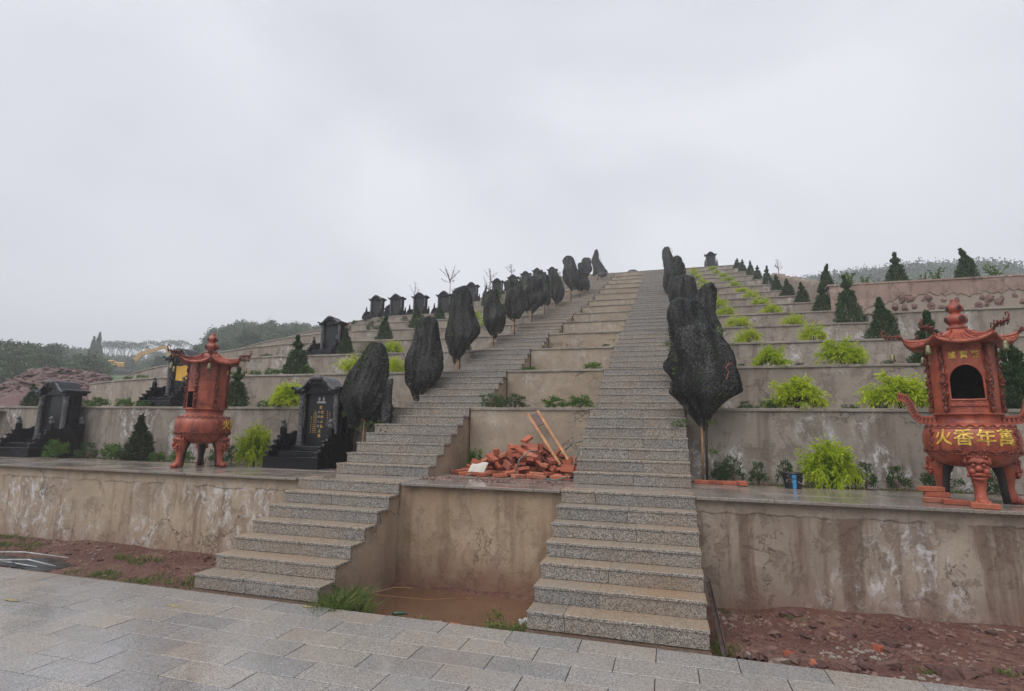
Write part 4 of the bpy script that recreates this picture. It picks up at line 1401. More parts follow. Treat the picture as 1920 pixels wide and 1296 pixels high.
def inner_leaves(prof, H, seed, n=640, k=0.90, mat='leaf_pine'):
    rg = np.random.default_rng(seed)
    t = rg.uniform(0.02, 0.9, n)
    r = np.interp(t, [p[0] for p in prof], [p[1] for p in prof])
    c = np.interp(t, [p[0] for p in prof], [p[2] if len(p) > 2 else 0 for p in prof])
    a = rg.uniform(0, 6.28, n)
    rr = r * np.sqrt(rg.uniform(0.4, 1.0, n)) * k
    P = np.stack([c + rr * np.cos(a), 0.85 * rr * np.sin(a), H * (1 - t)], 1)
    D = unit(np.stack([np.cos(a), np.sin(a), np.full(n, 0.5)], 1) + rg.normal(0, 0.5, (n, 3)))
    V, F = cards(P, D, rg.uniform(0.07, 0.15, n), rg.uniform(0.010, 0.022, n), rg)
    return foliage_mesh('foliage', V, F, rg.uniform(0, 1, n), mat)

def sprig(c, n, r, seed, mat='leaf_pine'):
    rg = np.random.default_rng(seed)
    Ps, Ds = [], []
    for q in range(max(1, n // 26)):
        o = np.array(c) + rg.normal(0, r * 0.55, 3) * np.array([1, 0.8, 0.5])
        d = unit(rg.normal(size=(26, 3)) + np.array([0, -0.2, 0.5]))
        Ps.append(np.repeat(o[None], 26, 0))
        Ds.append(d)
    P, D = np.concatenate(Ps), np.concatenate(Ds)
    V, F = cards(P, D, rg.uniform(0.06, 0.11, len(P)), 0.012, rg, 0.1)
    return foliage_mesh('sprig', V, F, rg.uniform(0.3, 1, len(P)), mat)

GEN = [[(0, .10), (.06, .20), (.2, .27), (.45, .32), (.65, .36), (.8, .30), (.92, .18), (1, .09)],
       [(0, .08), (.05, .16), (.25, .24, .02), (.5, .30, .03), (.7, .33, .0), (.88, .24), (1, .14)],
       [(0, .16), (.06, .25), (.3, .30), (.6, .34), (.8, .33), (.93, .25), (1, .18)]]
P_L0 = [(0, .10, .05), (.05, .17, .05), (.14, .23, .04), (.3, .32, .02), (.5, .40, -.02), (.68, .455, -.04), (.82, .36, -.02), (.93, .24, -.04), (1, .10, -.08)]
P_L1 = [(0, .13, .0), (.05, .21, .0), (.2, .26, .02), (.38, .30, .02), (.55, .37, -.02), (.66, .385, -.01), (.8, .34, .0), (.9, .25, -.03), (1, .09, -.06)]
P_L2 = [(0, .14), (.05, .2), (.2, .26, -.01), (.42, .31), (.6, .37, .03), (.7, .36, .04), (.82, .27, -.02), (.93, .18, -.05), (1, .10, -.06)]
P_R0 = [(0, .20, .03), (.03, .27, .03), (.09, .34, .02), (.25, .39, .01), (.42, .41), (.58, .47, .0), (.68, .46, .0), (.8, .29, -.03), (.9, .18, -.05), (1, .08, -.04)]
def wrapped(x, y, zg, zb, zt, w, label, prof=None, seed=0, trunk=True, sprigs=(), fold=0.07, nin=640):
    H = zt - zb
    prof = prof if prof is not None else GEN[seed % 3]
    sc = (w / 2) / max(p[1] for p in prof)
    pr_ = [(p[0], p[1] * sc, (p[2] * sc if len(p) > 2 else 0.0)) for p in prof]
    t = ob('wrapped_tree', None, None, (x, y, zg), label=label, cat='wrapped tree', group='young trees wrapped in black shade net along the stairs')
    ob('net', net_shape(pr_, H, 800 + seed, fold=fold, lumpy=0.7 if (prof in (P_L0, P_L1, P_L2, P_R0)) else 1.3), t, (0, 0, zb - zg))
    ob('foliage', inner_leaves(pr_, H, 830 + seed, nin), t, (0, 0, zb - zg))
    b = MB()
    hz = zb - zg + H * 0.6
    b.tube([(0, 0, -0.03), (0.015, 0.01, hz * 0.5), (-0.01, 0, hz)], [0.022, 0.018, 0.012], 7)
    b.tube([(0.0, 0, hz * 0.55), (0.12, 0.02, hz * 0.85), (0.18, 0.0, hz * 1.05)], [0.012, 0.01, 0.006], 5)
    ob('trunk', b.build('trunk', 'bark', True), t)
    if trunk:
        b = MB()
        sh = zb - zg + 0.12
        b.tube([(-0.06, -0.03, -0.03), (-0.05, -0.03, sh * 0.5), (-0.045, -0.02, sh)], 0.017, 7)
        ob('stake', b.build('stake', 'bamboo', True), t)
    for i, (sx, sz, n_, r_) in enumerate(sprigs):
        ob('sprig', sprig((sx, -0.12, sz), n_, r_, 900 + seed * 7 + i), t, (0, 0, 0))
    return t
t = wrapped(-5.30, 8.72, 1.0, 1.86, 3.34, 0.95, 'bell-shaped black net over a tree beside the inscribed tomb', P_L0, 0, True, ((0.12, 0.80, 180, 0.14), (0.38, 0.86, 130, 0.12), (-0.42, 1.0, 90, 0.10)), 0.075)
tr = [(0, .10), (.3, .11), (.7, .12, .02), (1, .15, .03)]
ob('net_train', net_shape(tr, 1.0, 850, 40, 24, 0.16, 0.7), t, (0.40, -0.10, 0.62))
wrapped(-5.12, 10.6, 2.13, 2.47, 4.22, 0.84, 'tall teardrop net-wrapped tree, second up the left stairs', P_L1, 1)
wrapped(-5.16, 12.8, 3.07, 3.60, 5.50, 0.85, 'net-wrapped tree, third up the left stairs, bulging to the right', P_L2, 2, sprigs=((0.28, 0.9, 60, 0.08),))
for i, (y, zb, zt, w, lab, pi) in enumerate(((15.0, 4.62, 6.05, 0.74, 'fourth', 1), (17.2, 5.60, 6.95, 0.72, 'fifth', 2), (19.5, 6.35, 7.75, 0.86, 'sixth', 0), (21.6, 7.10, 8.45, 0.62, 'seventh', 1), (23.8, 7.75, 9.30, 0.80, 'eighth', 0))):
    k = max(q for q in range(1, 14) if TY[q] < y)
    wrapped(-4.98 + 0.03 * i, y, TZ[k] - 0.03, zb, zt, w, 'net-wrapped tree, %s up the left stairs' % lab, GEN[pi], 3 + i, True, ((0.1, zb - TZ[k] + 0.1, 70, 0.1),) if i == 1 else ())
for i, (x, y, zb, zt, w, lab) in enumerate(((-4.55, 26.2, 9.05, 10.75, 0.82, 'tall two-humped net-wrapped tree far up the left stairs'), (-4.12, 26.4, 9.0, 10.1, 0.5, 'narrow net-wrapped tree just right of the two-humped one'), (-4.30, 28.4, 10.05, 11.1, 0.6, 'upper small net-wrapped tree near the top of the left stairs'), (-4.10, 27.8, 9.35, 10.35, 0.58, 'sagging net-wrapped tree hanging over the upper left stairs'), (-4.45, 31.0, 11.0, 12.25, 0.72, 'last but one net-wrapped tree before the hilltop on the left'), (-4.15, 34.6, 12.2, 14.0, 0.95, 'peaked net-wrapped tree at the hilltop end of the left stairs'))):
    k = max(q for q in range(1, 14) if TY[q] < y)
    wrapped(x, y, TZ[k] - 0.03, max(zb, TZ[k] + 0.05), zt, w, lab, GEN[(i + 2) % 3] if i < 5 else [(0, .06, -.1), (.1, .14, -.1), (.3, .2, -.05), (.5, .26), (.8, .36, .05), (1, .42, .05)], 9 + i, i % 2 == 0, (), 0.08, 200)
t = wrapped(0.56, 8.70, 1.0, 1.90, 3.42, 1.0, 'broad-shouldered black net over the front tree of the right stairs', P_R0, 20, True, ((-0.32, 0.85, 150, 0.15), (0.10, 0.92, 60, 0.08), (0.02, 0.50, 60, 0.09), (0.22, 1.55, 120, 0.13), (0.25, 1.35, 90, 0.10)), 0.06)
b = MB()
b.tube([(0.30, -0.36, 1.72), (0.36, -0.30, 1.80), (0.42, -0.22, 1.78)], 0.006, 5)
b.tube([(0.30, -0.37, 1.55), (0.34, -0.33, 1.66), (0.30, -0.36, 1.72)], 0.006, 5)
ob('red_ribbon', b.build('red_ribbon', 'red_tape'), t)
for i, (x, y, zb, zt, w, lab) in enumerate(((0.44, 10.6, 2.70, 4.32, 0.84, 'ragged net-wrapped tree, second up the right stairs'), (0.98, 12.6, 3.6, 5.15, 0.56, 'tall rounded net-wrapped tree, third up the right stairs'), (0.62, 14.9, 4.75, 6.05, 0.80, 'net-wrapped tree, fourth up the right stairs'), (0.55, 17.2, 5.3, 7.0, 0.60, 'net-wrapped tree, fifth up the right stairs'), (0.55, 19.5, 6.1, 7.95, 0.6, 'net-wrapped tree, sixth up the right stairs'), (0.62, 22.5, 7.3, 9.15, 0.66, 'net-wrapped tree, seventh up the right stairs'), (0.30, 26.0, 8.5, 10.8, 0.66, 'net-wrapped tree highest up the right stairs'), (0.7, 25.2, 8.2, 9.9, 0.6, 'net-wrapped tree, eighth up the right stairs'))):
    k = max(q for q in range(1, 14) if TY[q] < y)
    wrapped(x, y, TZ[k] - 0.03, max(zb, TZ[k] + 0.1), zt, w, lab, GEN[2] if i in (0, 2) else GEN[i % 2 + (1 if i == 1 else 0)], 21 + i, True, ((-0.38, zb - TZ[k] + 0.75, 80, 0.09), (-0.3, zb - TZ[k] + 0.35, 60, 0.07)) if i == 0 else (((-0.22, zb - TZ[k] + 0.3, 60, 0.1),) if i > 2 else ()), 0.07, 260)

# bare saplings on the skyline
def sapling(seed, h=1.0, n=9, tufts=False):
    rg = np.random.default_rng(seed)
    b = MB()
    b.tube([(0, 0, -0.05), (0.01, 0, h * 0.3), (0.0, 0.01, h * 0.5)], [0.022, 0.018, 0.014], 6)
    Ps, Ds = [], []
    for i in range(n):
        a = rg.uniform(0, 6.28)
        e = rg.uniform(0.3, 1.2)
        L = h * rg.uniform(0.25, 0.55)
        p0 = np.array([0, 0, h * rg.uniform(0.38, 0.52)])
        d = np.array([math.cos(a) * math.cos(e), math.sin(a) * math.cos(e), math.sin(e)])
        p1 = p0 + d * L * 0.5 + rg.normal(0, 0.02, 3)
        p2 = p0 + d * L + np.array([0, 0, 0.05 * h])
        b.tube([p0, p1, p2], [0.012, 0.009, 0.005], 5)
        for q in range(2):
            e2 = p1 + (p2 - p1) * rg.random()
            b.tube([e2, e2 + unit(d + rg.normal(0, 0.5, 3)) * L * 0.3], [0.006, 0.003], 4)
        if tufts:
            for q in range(14):
                Ps.append(p1 + (p2 - p1) * rg.random() * 1.1)
                Ds.append(rg.normal(size=3) + np.array([0, 0, .4]))
    st = b.build('stem', 'bark')
    if not tufts:
        return st, None
    P, D = np.array(Ps), unit(np.array(Ds))
    V, F = cards(P, D, rg.uniform(0.05, 0.10, len(P)), 0.03, rg)
    return st, foliage_mesh('foliage', V, F, rg.uniform(0, 1, len(P)), 'leaf_grey')
for i, (x, y, z, h, tf, lab) in enumerate(((-11.95, 27.8, 9.6, 1.75, True, 'leafy-headed bare sapling above the row of tombs'), (-10.9, 32, 11.0, 1.35, True, 'thin bare sapling on the left skyline near a small tomb'), (-10.4, 35.2, 12.5, 1.15, True, 'crooked bare sapling highest on the left skyline'), (-13.3, 26.0, 8.4, 1.5, False, 'thin twig of a sapling behind the tomb row'), (-10.2, 29.6, 9.7, 1.3, True, 'small leafy sapling beside the far tomb left of the skyline saplings'), (-9.9, 25.4, 8.0, 1.2, True, 'short sapling between the tomb row and the tall wrapped tree'), (5.75, 29.0, 9.75, 0.95, False, 'bare spiky sapling above the sloping side wall'))):
    st, fo = sapling(950 + i, h, 13 if i == 0 else (11 if lab.startswith('bare spiky') else 7), tf)
    t = ob('bare_sapling', None, None, (x, y, z), label=lab, cat='sapling', group='bare saplings')
    ob('stem', st, t)
    if fo: ob('foliage', fo, t)

# ------------------------------------------------------------------ writing
def glyph(txt, size, depth=0.01, bold=0.0):
    """extruded characters as (V, F): x right, y up, z towards the reader, centred"""
    cu = bpy.data.curves.new('glyph', 'FONT')
    cu.body = txt
    cu.size = size
    cu.align_x = 'CENTER'
    cu.align_y = 'CENTER'
    cu.extrude = depth
    cu.offset = bold
    cu.resolution_u = 2
    o = bpy.data.objects.new('glyph', cu)
    COL.objects.link(o)
    dg = bpy.context.evaluated_depsgraph_get()
    me = o.evaluated_get(dg).to_mesh()
    V = [tuple(v.co) for v in me.vertices]
    F = [tuple(p.vertices) for p in me.polygons]
    o.evaluated_get(dg).to_mesh_clear()
    bpy.data.objects.remove(o)
    bpy.data.curves.remove(cu)
    return np.array(V).reshape(-1, 3), F
def subdivide_x(V, F):
    return V, F

# ------------------------------------------------------------------ black granite tombs
def arch_pts(hw, z0, z1, n=14):
    return [(hw * math.cos(PI * i / n), z0 + (z1 - z0) * math.sin(PI * i / n)) for i in range(n + 1)]
def roof_outer(n=28):
    out = []
    for i in range(n + 1):
        u = -1 + 2 * i / n
        a = abs(u)
        z = 1.365 + 0.275 * math.exp(-(a / 0.47) ** 2.4) + (0.055 * max(0, (a - 0.74) / 0.26) ** 1.5)
        out.append((0.485 * u, z))
    return out
def lion(mb, c, s):
    x, y, z = c
    mb.blob((x, y, z + 0.045 * s), (0.045 * s, 0.05 * s, 0.055 * s), int(abs(x * 1000)) % 97, 8, 6, 0.15)
    mb.blob((x, y - 0.02 * s, z + 0.115 * s), (0.042 * s, 0.042 * s, 0.042 * s), int(abs(x * 777)) % 89, 8, 6, 0.22)
    mb.blob((x, y - 0.055 * s, z + 0.105 * s), (0.022 * s, 0.025 * s, 0.018 * s), 5, 6, 4, 0.1)
    for sx in (-1, 1):
        mb.tube([(x + sx * 0.022 * s, y - 0.03 * s, z), (x + sx * 0.024 * s, y - 0.035 * s, z + 0.06 * s)], 0.014 * s, 5)

def make_tomb(label, text=False, sheet=False):
    t = ob('tomb', None, None, (0, 0, 0), label=label, cat='tomb', group='black granite tombs')
    G = 'black_granite'
    ob('base_slab', boxmesh('base_slab', -0.56, 0.56, 0, 1.13, 0, 0.20, G, 0.008), t)
    ob('step', boxmesh('step', -0.40, 0.40, 0.16, 1.10, 0.2005, 0.29, G, 0.006), t)
    ob('step', boxmesh('step', -0.43, 0.43, 0.52, 1.08, 0.2905, 0.37, 'slate_granite', 0.006), t)
    # stele with back block and wings
    ob('back_block', boxmesh('back_block', -0.405, 0.405, 0.83, 1.02, 0.37, 1.36, G, 0.006), t)
    st = ob('stele', boxmesh('stele', -0.285, 0.285, 0.765, 0.829, 0.371, 1.47, 'slate_granite', 0.004), t)
    for s in (-1, 1):
        ob('stele_frame', boxmesh('stele_frame', s * 0.305 - 0.018, s * 0.305 + 0.018, 0.72, 0.764, 0.371, 1.33, G, 0.004), t)
    for s in (-1, 1):
        b = MB()
        b.lathe([(0.062, 0.37), (0.062, 0.40), (0.050, 0.415), (0.050, 0.43), (0.056, 0.44), (0.056, 0.455), (0.049, 0.47), (0.049, 1.08), (0.058, 1.09), (0.058, 1.105), (0.05, 1.115), (0.05, 1.13), (0.058, 1.14), (0.058, 1.155), (0.050, 1.17), (0.052, 1.24), (0.06, 1.27), (0.066, 1.325)], 18, (s * 0.375, 0.70, 0), lambda r, z, a: r * (1 + (0.09 * math.sin(3 * a + z * 30) * (1 if 0.48 < z < 1.07 else 0))))
        ob('pillar', b.build('pillar', 'carved_granite', True), t)
    # roof: swept ogee gable with an arch under it
    out = roof_outer()
    inn = [(p[0], p[1]) for p in arch_pts(0.30, 1.345, 1.50)]
    poly = out[::-1]
    # front fascia ring
    b = MB()
    fas = out + [(0.485, 1.325), (0.33, 1.325)] + inn + [(-0.33, 1.325), (-0.485, 1.325)]
    b.prism(fas, 0.60, 0.66)
    b.prism(out + [(0.47, 1.335), (-0.47, 1.335)], 0.661, 1.06)
    rf = ob('roof', b.build('roof', G), t)
    b = MB()
    up = [(x * 1.02, z + 0.028) for x, z in out]
    b.prism(up + [(x * 1.02, z - 0.002) for x, z in out][::-1], 0.56, 1.09)
    for s in (-1, 1):
        b.tube([(s * 0.50, 0.55, 1.43), (s * 0.50, 1.10, 1.43)], 0.030, 8)
    ob('roof_tiles', b.build('roof_tiles', 'slate_granite'), rf)
    b = MB()
    b.prism([(-0.13, 1.60), (-0.11, 1.645), (-0.06, 1.655), (-0.032, 1.668), (0, 1.676), (0.032, 1.668), (0.06, 1.655), (0.11, 1.645), (0.13, 1.60), (0.08, 1.585), (-0.08, 1.585)], 0.545, 0.60)
    for s in (-1, 1):
        b.tube([(s * 0.10, 0.585, 1.60), (s * 0.20, 0.585, 1.56), (s * 0.28, 0.585, 1.46), (s * 0.38, 0.585, 1.40), (s * 0.44, 0.585, 1.41)], [0.02, 0.022, 0.024, 0.022, 0.02], 6)
        b.blob((s * 0.16, 0.585, 1.545), (0.04, 0.02, 0.03), 3, 7, 5, 0.2)
        b.blob((s * 0.30, 0.585, 1.40), (0.05, 0.02, 0.025), 4, 7, 5, 0.2)
    ob('roof_crest', b.build('roof_crest', 'carved_granite', True), rf)
    # railings
    for s in (-1, 1):
        side = ob('side_railing', None, t)
        for y_ in (0.36, 0.98):
            ob('post', boxmesh('post', s * 0.50 - 0.045, s * 0.50 + 0.045, y_, y_ + 0.09, 0.2005, 0.70, G, 0.006), side)
            b = MB()
            lion(b, (s * 0.50, y_ + 0.045, 0.70), 1.0)
            ob('lion', b.build('lion', 'carved_granite', True), side)
        b = MB()
        top = [(0.45 + 0.53 * i / 12, 0.565 + 0.06 * math.sin(PI * i / 12) + 0.02 * math.cos(4 * PI * i / 12)) for i in range(13)]
        b.prism([(0.45, 0.2005)] + [(0.98, 0.2005)] + top[::-1], s * 0.50 - 0.028, s * 0.50 + 0.028, 'x')
        ob('panel', b.build('panel', G), side)
        b = MB()
        b.prism([(0.02, 0.2005), (0.36, 0.2005), (0.36, 0.54), (0.31, 0.54), (0.285, 0.47), (0.225, 0.46), (0.20, 0.385), (0.13, 0.37), (0.105, 0.29), (0.035, 0.275)], s * 0.50 - 0.028, s * 0.50 + 0.028, 'x')
        for y_, z_ in ((0.315, 0.545), (0.215, 0.46), (0.115, 0.365), (0.045, 0.27)):
            b.tube([(s * 0.50 - 0.038, y_, z_), (s * 0.50 + 0.038, y_, z_)], 0.026, 10)
        ob('scroll_panel', b.build('scroll_panel', G), side)
    return t

def tomb_text(t):
    """engraved columns and the two portraits on the inscribed stele"""
    big = MB()
    for i, ch in enumerate('慈父大人德之墓'):
        V, F = glyph(ch, 0.062, 0.0015, 0.0012)
        if len(V):
            V = np.stack([V[:, 0] + (0.035 if 0 < i < 5 else 0.0), np.full(len(V), 0.7635) - V[:, 2], V[:, 1] + 1.075 - 0.087 * i], 1)
            big.addv(V, F)
    ob('inscription', big.build('inscription', 'engraved_gold'), t)
    w = MB()
    for i, ch in enumerate('母孺人慈'):
        V, F = glyph(ch, 0.052, 0.0015)
        if len(V):
            V = np.stack([V[:, 0] - 0.035, np.full(len(V), 0.7635) - V[:, 2], V[:, 1] + 0.99 - 0.087 * i], 1)
            w.addv(V, F)
    ob('inscription', w.build('inscription', 'engraved_white'), t)
    sm = MB()
    seq = '孝男孝女孝孫曾孫敬立仝叩公元年月日吉時'
    q = 0
    for cx, z0, n_ in ((-0.115, 1.01, 12), (-0.145, 0.97, 11), (-0.085, 0.97, 11), (-0.195, 0.90, 9), (0.155, 1.0, 8), (0.20, 0.98, 7)):
        for j in range(n_):
            V, F = glyph(seq[q % len(seq)], 0.025, 0.0012)
            q += 1
            if len(V):
                V = np.stack([V[:, 0] + cx, np.full(len(V), 0.7635) - V[:, 2], V[:, 1] + z0 - 0.036 * j], 1)
                sm.addv(V, F)
    ob('inscription', sm.build('inscription', 'engraved_gold'), t)
    for cx in (-0.045, 0.05):
        b = MB()
        n = 14
        head = [(cx + 0.026 * math.cos(2 * PI * i / n), 1.245 + 0.034 * math.sin(2 * PI * i / n)) for i in range(n)]
        b.prism(head, 0.7622, 0.7640)
        b.prism([(cx - 0.052, 1.155), (cx + 0.052, 1.155), (cx + 0.046, 1.19), (cx + 0.015, 1.206), (cx - 0.015, 1.206), (cx - 0.046, 1.19)], 0.7622, 0.7640)
        ob('portrait', b.build('portrait', 'engraved_white'), t)

A = make_tomb('inscribed black tomb with gold characters at the foot of the left stairs')
bare = []
def tcopy(x, y, z, label, s=1.0, rz=0.0):
    return copy_tree2(A, (x, y, z), rz, s, label)
def copy_tree2(src, loc, rz, s, label):
    r = copy_tree(src, loc, rz, s, label)
    return r
tB = tcopy(-13.25, 7.93, 1.05, 'leftmost black tomb on the lowest terrace')
tC = tcopy(-11.40, 9.50, 2.14, 'black tomb with a yellow sheet on its stele behind the left burner', 0.89)
b = MB()
b.prism([(-0.20, 0.80), (0.18, 0.76), (0.20, 1.16), (0.10, 1.22), (-0.10, 1.18), (-0.21, 1.20)], 0.752, 0.760)
ob('yellow_sheet', b.build('yellow_sheet', 'yellow_sheet'), tC)
tcopy(-10.25, 13.80, 3.91, 'single black tomb on the third terrace left of the stairs', 0.83)
for i, (x, y, z, lab) in enumerate(((-14.1, 22.75, 7.18, 'leftmost of the row of black tombs on the seventh terrace'), (-12.98, 22.75, 7.18, 'second from left in the seventh terrace tomb row'), (-11.68, 22.75, 7.18, 'third from left in the seventh terrace tomb row'), (-10.35, 22.75, 7.18, 'fourth from left in the seventh terrace tomb row'),
                                  (-10.45, 25.0, 7.98, 'black tomb just behind the right end of the tomb row'), (-10.55, 27.0, 8.83, 'black tomb peeking over the tall wrapped tree'), (-14.9, 25.6, 7.4, 'tomb half hidden between the two leftmost tombs of the row'),
                                  (-9.75, 29.3, 9.73, 'small far tomb left of the skyline saplings'), (-9.45, 31.7, 10.66, 'far tomb below the crooked sapling'), (-9.25, 34.2, 11.63, 'leftmost far tomb of the cluster near the top'), (-8.2, 34.2, 11.63, 'second far tomb of the cluster near the top'), (-9.0, 36.6, 12.58, 'third far tomb of the cluster near the top'), (-7.85, 36.6, 12.58, 'rightmost far tomb of the cluster near the top'))):
    tcopy(x, y + 0.1, z, lab, 0.80 if i < 7 else 0.76)
tcopy(3.40, 38.72, 13.46, 'lone black tomb on the hilltop right of the stairs', 0.80)
tcopy(-19.2, 18.3, 3.45, 'grey tomb roof peeping over the left wall near the forest')
A.location = (-6.25, 7.87, 1.05)
tomb_text(A)

# ------------------------------------------------------------------ incense burners
def hex_r(a, R):
    m = (a % (PI / 3)) - PI / 6
    return R * math.cos(PI / 6) / math.cos(m)
def corner(a):
    m = abs((a % (PI / 3)) - PI / 6) / (PI / 6)
    return m
def relief_ring(mb, r, z, n, amp, rad=0.011):
    """a wavy cast scroll running round the vessel"""
    pts = []
    for i in range(n * 8 + 1):
        a = 2 * PI * i / (n * 8)
        pts.append(((r + 0.004) * math.cos(a), (r + 0.004) * math.sin(a), z + amp * math.sin(n * a)))
    mb.tube(pts, rad, 5, False)
def burner(label, loc, rz, arch=True, handles=True, rz_text=0.0, scale=1.0, leg0=-PI / 2, col_off=0.0):
    """front of the vessel faces -y"""
    t = ob('incense_burner', None, None, loc, (0, 0, rz), scale, label=label, cat='incense burner', group='red iron incense burners')
    # bowl
    b = MB()
    prof = [(0.02, 0.385), (0.16, 0.388), (0.30, 0.405), (0.42, 0.455), (0.50, 0.525), (0.535, 0.585), (0.548, 0.66), (0.548, 0.72), (0.53, 0.785), (0.49, 0.835), (0.43, 0.863), (0.385, 0.868)]
    b.lathe(prof, 64)
    bowl = ob('bowl', b.build('bowl', 'red_iron', True), t)
    b = MB()
    for z_, r_, n_ in ((0.565, 0.530, 22), (0.835, 0.495, 26)):
        relief_ring(b, r_, z_, n_, 0.014, 0.008)
        relief_ring(b, r_ + (0.004 if z_ < 0.7 else 0.016), z_ - 0.026, 3, 0.001, 0.006)
    for q in range(40):
        a = 2 * PI * q / 40
        b.blob((0.535 * math.cos(a), 0.535 * math.sin(a), 0.572 + 0.008 * math.sin(q * 2.1)), (0.022, 0.022, 0.014), q, 6, 4, 0.3)
    for s in (-1, 1):
        for q in range(8):
            a = -PI / 2 + s * (0.98 + 0.05 * math.sin(q * 1.9))
            z_ = 0.62 + q * 0.024
            b.blob((0.546 * math.cos(a), 0.546 * math.sin(a), z_), (0.024, 0.024, 0.017), q + 40, 6, 4, 0.35)
    ob('bowl_relief', b.build('bowl_relief', 'red_relief', True), bowl)
    # collar and flange
    b = MB()
    b.lathe([(0.385, 0.862), (0.362, 0.875), (0.362, 0.955), (0.392, 0.962), (0.398, 0.970), (0.392, 0.978), (0.368, 0.98)], 64)
    ob('collar', b.build('collar', 'red_iron', True), t)
    # drum with a real opening
    n, m = 120, 52
    z0, z1 = 0.978, 1.765
    def is_open(a, z):
        if arch:
            d = (a + PI / 2 + PI) % (2 * PI) - PI
            x = 0.372 * math.sin(d)
            if abs(d) > 1.2: return False
            if z < 1.125: return False
            if z < 1.325: return abs(x) < 0.188
            return x * x + (z - 1.325) ** 2 < 0.188 ** 2
        d = (a - math.radians(262) + rz_text + PI) % (2 * PI) - PI
        return abs(d) < 0.26 and 1.0 < z < 1.26
    V, F = [], []
    for i in range(m + 1):
        z = z0 + (z1 - z0) * i / m
        for j in range(n):
            a = 2 * PI * j / n
            r_ = 0.372 + 0.010 * (i / m)
            V.append((r_ * math.cos(a), r_ * math.sin(a), z))
    for i in range(m):
        for j in range(n):
            if not is_open(2 * PI * (j + 0.5) / n, z0 + (z1 - z0) * (i + 0.5) / m):
                F.append((i * n + j, i * n + (j + 1) % n, (i + 1) * n + (j + 1) % n, (i + 1) * n + j))
    drum = ob('drum', mesh('drum', V, F, 'red_iron', True), t)
    Vi, Fi = [], []
    for i in range(9):
        z = 0.99 + 0.76 * i / 8
        for j in range(60):
            a = 2 * PI * j / 60
            Vi.append((0.352 * math.cos(a), 0.352 * math.sin(a), z))
    for i in range(8):
        for j in range(60):
            a = 2 * PI * (j + 0.5) / 60
            if arch:
                d = (a + PI / 2 + PI) % (2 * PI) - PI
                if abs(d) < 0.62: continue
            else:
                d = (a - math.radians(262) + rz_text + PI) % (2 * PI) - PI
                if abs(d) < 0.34: continue
            Fi.append((i * 60 + j, i * 60 + (j + 1) % 60, (i + 1) * 60 + (j + 1) % 60, (i + 1) * 60 + j))
    b2 = MB()
    b2.addv(Vi, Fi)
    b2.lathe([(0.002, 1.0), (0.352, 1.0)], 48, cap=False)
    b2.lathe([(0.352, 1.752), (0.002, 1.752)], 48, cap=False)
    ob('fire_chamber', b2.build('fire_chamber', 'soot', True), drum)
    # frame round the opening
    b = MB()
    if arch:
        pts = [(-0.19, 1.125), (-0.19, 1.23)] + [(-0.19 * math.cos(PI * i / 16), 1.325 + 0.19 * math.sin(PI * i / 16)) for i in range(17)] + [(0.19, 1.23), (0.19, 1.125), (0.0, 1.120), (-0.19, 1.125)]
        b.tube([(x, -math.sqrt(0.388 ** 2 - x * x), z) for x, z in pts], 0.013, 6, False)
        b.tube([(-0.235, -0.318, 1.15), (-0.245, -0.312, 1.40), (-0.22, -0.33, 1.52)], 0.009, 6)
        for z_ in (1.20, 1.32, 1.42):
            b.blob((-0.215, -0.335, z_), (0.014, 0.014, 0.02), 3, 6, 4, 0.1)
        b.tube([((0.2 * math.sin(x)) , -0.385 * math.cos(0.2 * math.sin(x) / 0.385), 1.065 + 0.010 * math.sin(9 * x)) for x in np.linspace(-1.4, 1.4, 40)], 0.009, 5)
        b.tube([((0.2 * math.sin(x)) , -0.385 * math.cos(0.2 * math.sin(x) / 0.385), 1.065 - 0.010 * math.sin(9 * x)) for x in np.linspace(-1.4, 1.4, 40)], 0.008, 5)
        b.tube([((0.2 * math.sin(x)) , -0.392 * math.cos(0.2 * math.sin(x) / 0.39), 1.700 + 0.012 * math.sin(9 * x)) for x in np.linspace(-1.4, 1.4, 40)], 0.010, 5)
        b.tube([((0.2 * math.sin(x)) , -0.392 * math.cos(0.2 * math.sin(x) / 0.39), 1.700 - 0.012 * math.sin(9 * x)) for x in np.linspace(-1.4, 1.4, 40)], 0.010, 5)
    else:
        a0 = math.radians(262) - rz_text
        cnr = [(a0 - 0.27, 0.99), (a0 - 0.27, 1.27), (a0 + 0.27, 1.27), (a0 + 0.27, 0.99)]
        pts = []
        for (aa, za), (ab, zb_) in zip(cnr, cnr[1:]):
            for q in range(6):
                u = q / 6
                pts.append((0.385 * math.cos(aa + (ab - aa) * u), 0.385 * math.sin(aa + (ab - aa) * u), za + (zb_ - za) * u))
        b.tube(pts, 0.012, 6, False)
    ob('opening_frame', b.build('opening_frame', 'red_iron', True), drum)
    # six coiled-dragon columns
    for q in range(6):
        a = -PI / 2 + PI / 6 + q * PI / 3 + col_off + ((0.16 if q == 0 else (-0.16 if q == 5 else 0)) if arch else 0)
        b = MB()
        cx, cy = 0.385 * math.cos(a), 0.385 * math.sin(a)
        b.tube([(cx, cy, 0.99), (cx * 1.02, cy * 1.02, 1.74)], 0.024, 8)
        pts = []
        for i in range(70):
            u = i / 69
            an = u * 22
            pts.append((cx * (1 + 0.02 * u) + 0.030 * math.cos(an), cy * (1 + 0.02 * u) + 0.030 * math.sin(an), 1.05 + 0.62 * u))
        b.tube(pts, [0.013 + 0.004 * math.sin(i * 1.3) for i in range(70)], 5)
        for i in range(26):
            an, u = i * 2.4, i / 26
            b.blob((cx * 1.03 + 0.028 * math.cos(an), cy * 1.03 + 0.028 * math.sin(an), 1.03 + 0.68 * u), (0.020, 0.020, 0.016), i, 6, 4, 0.4)
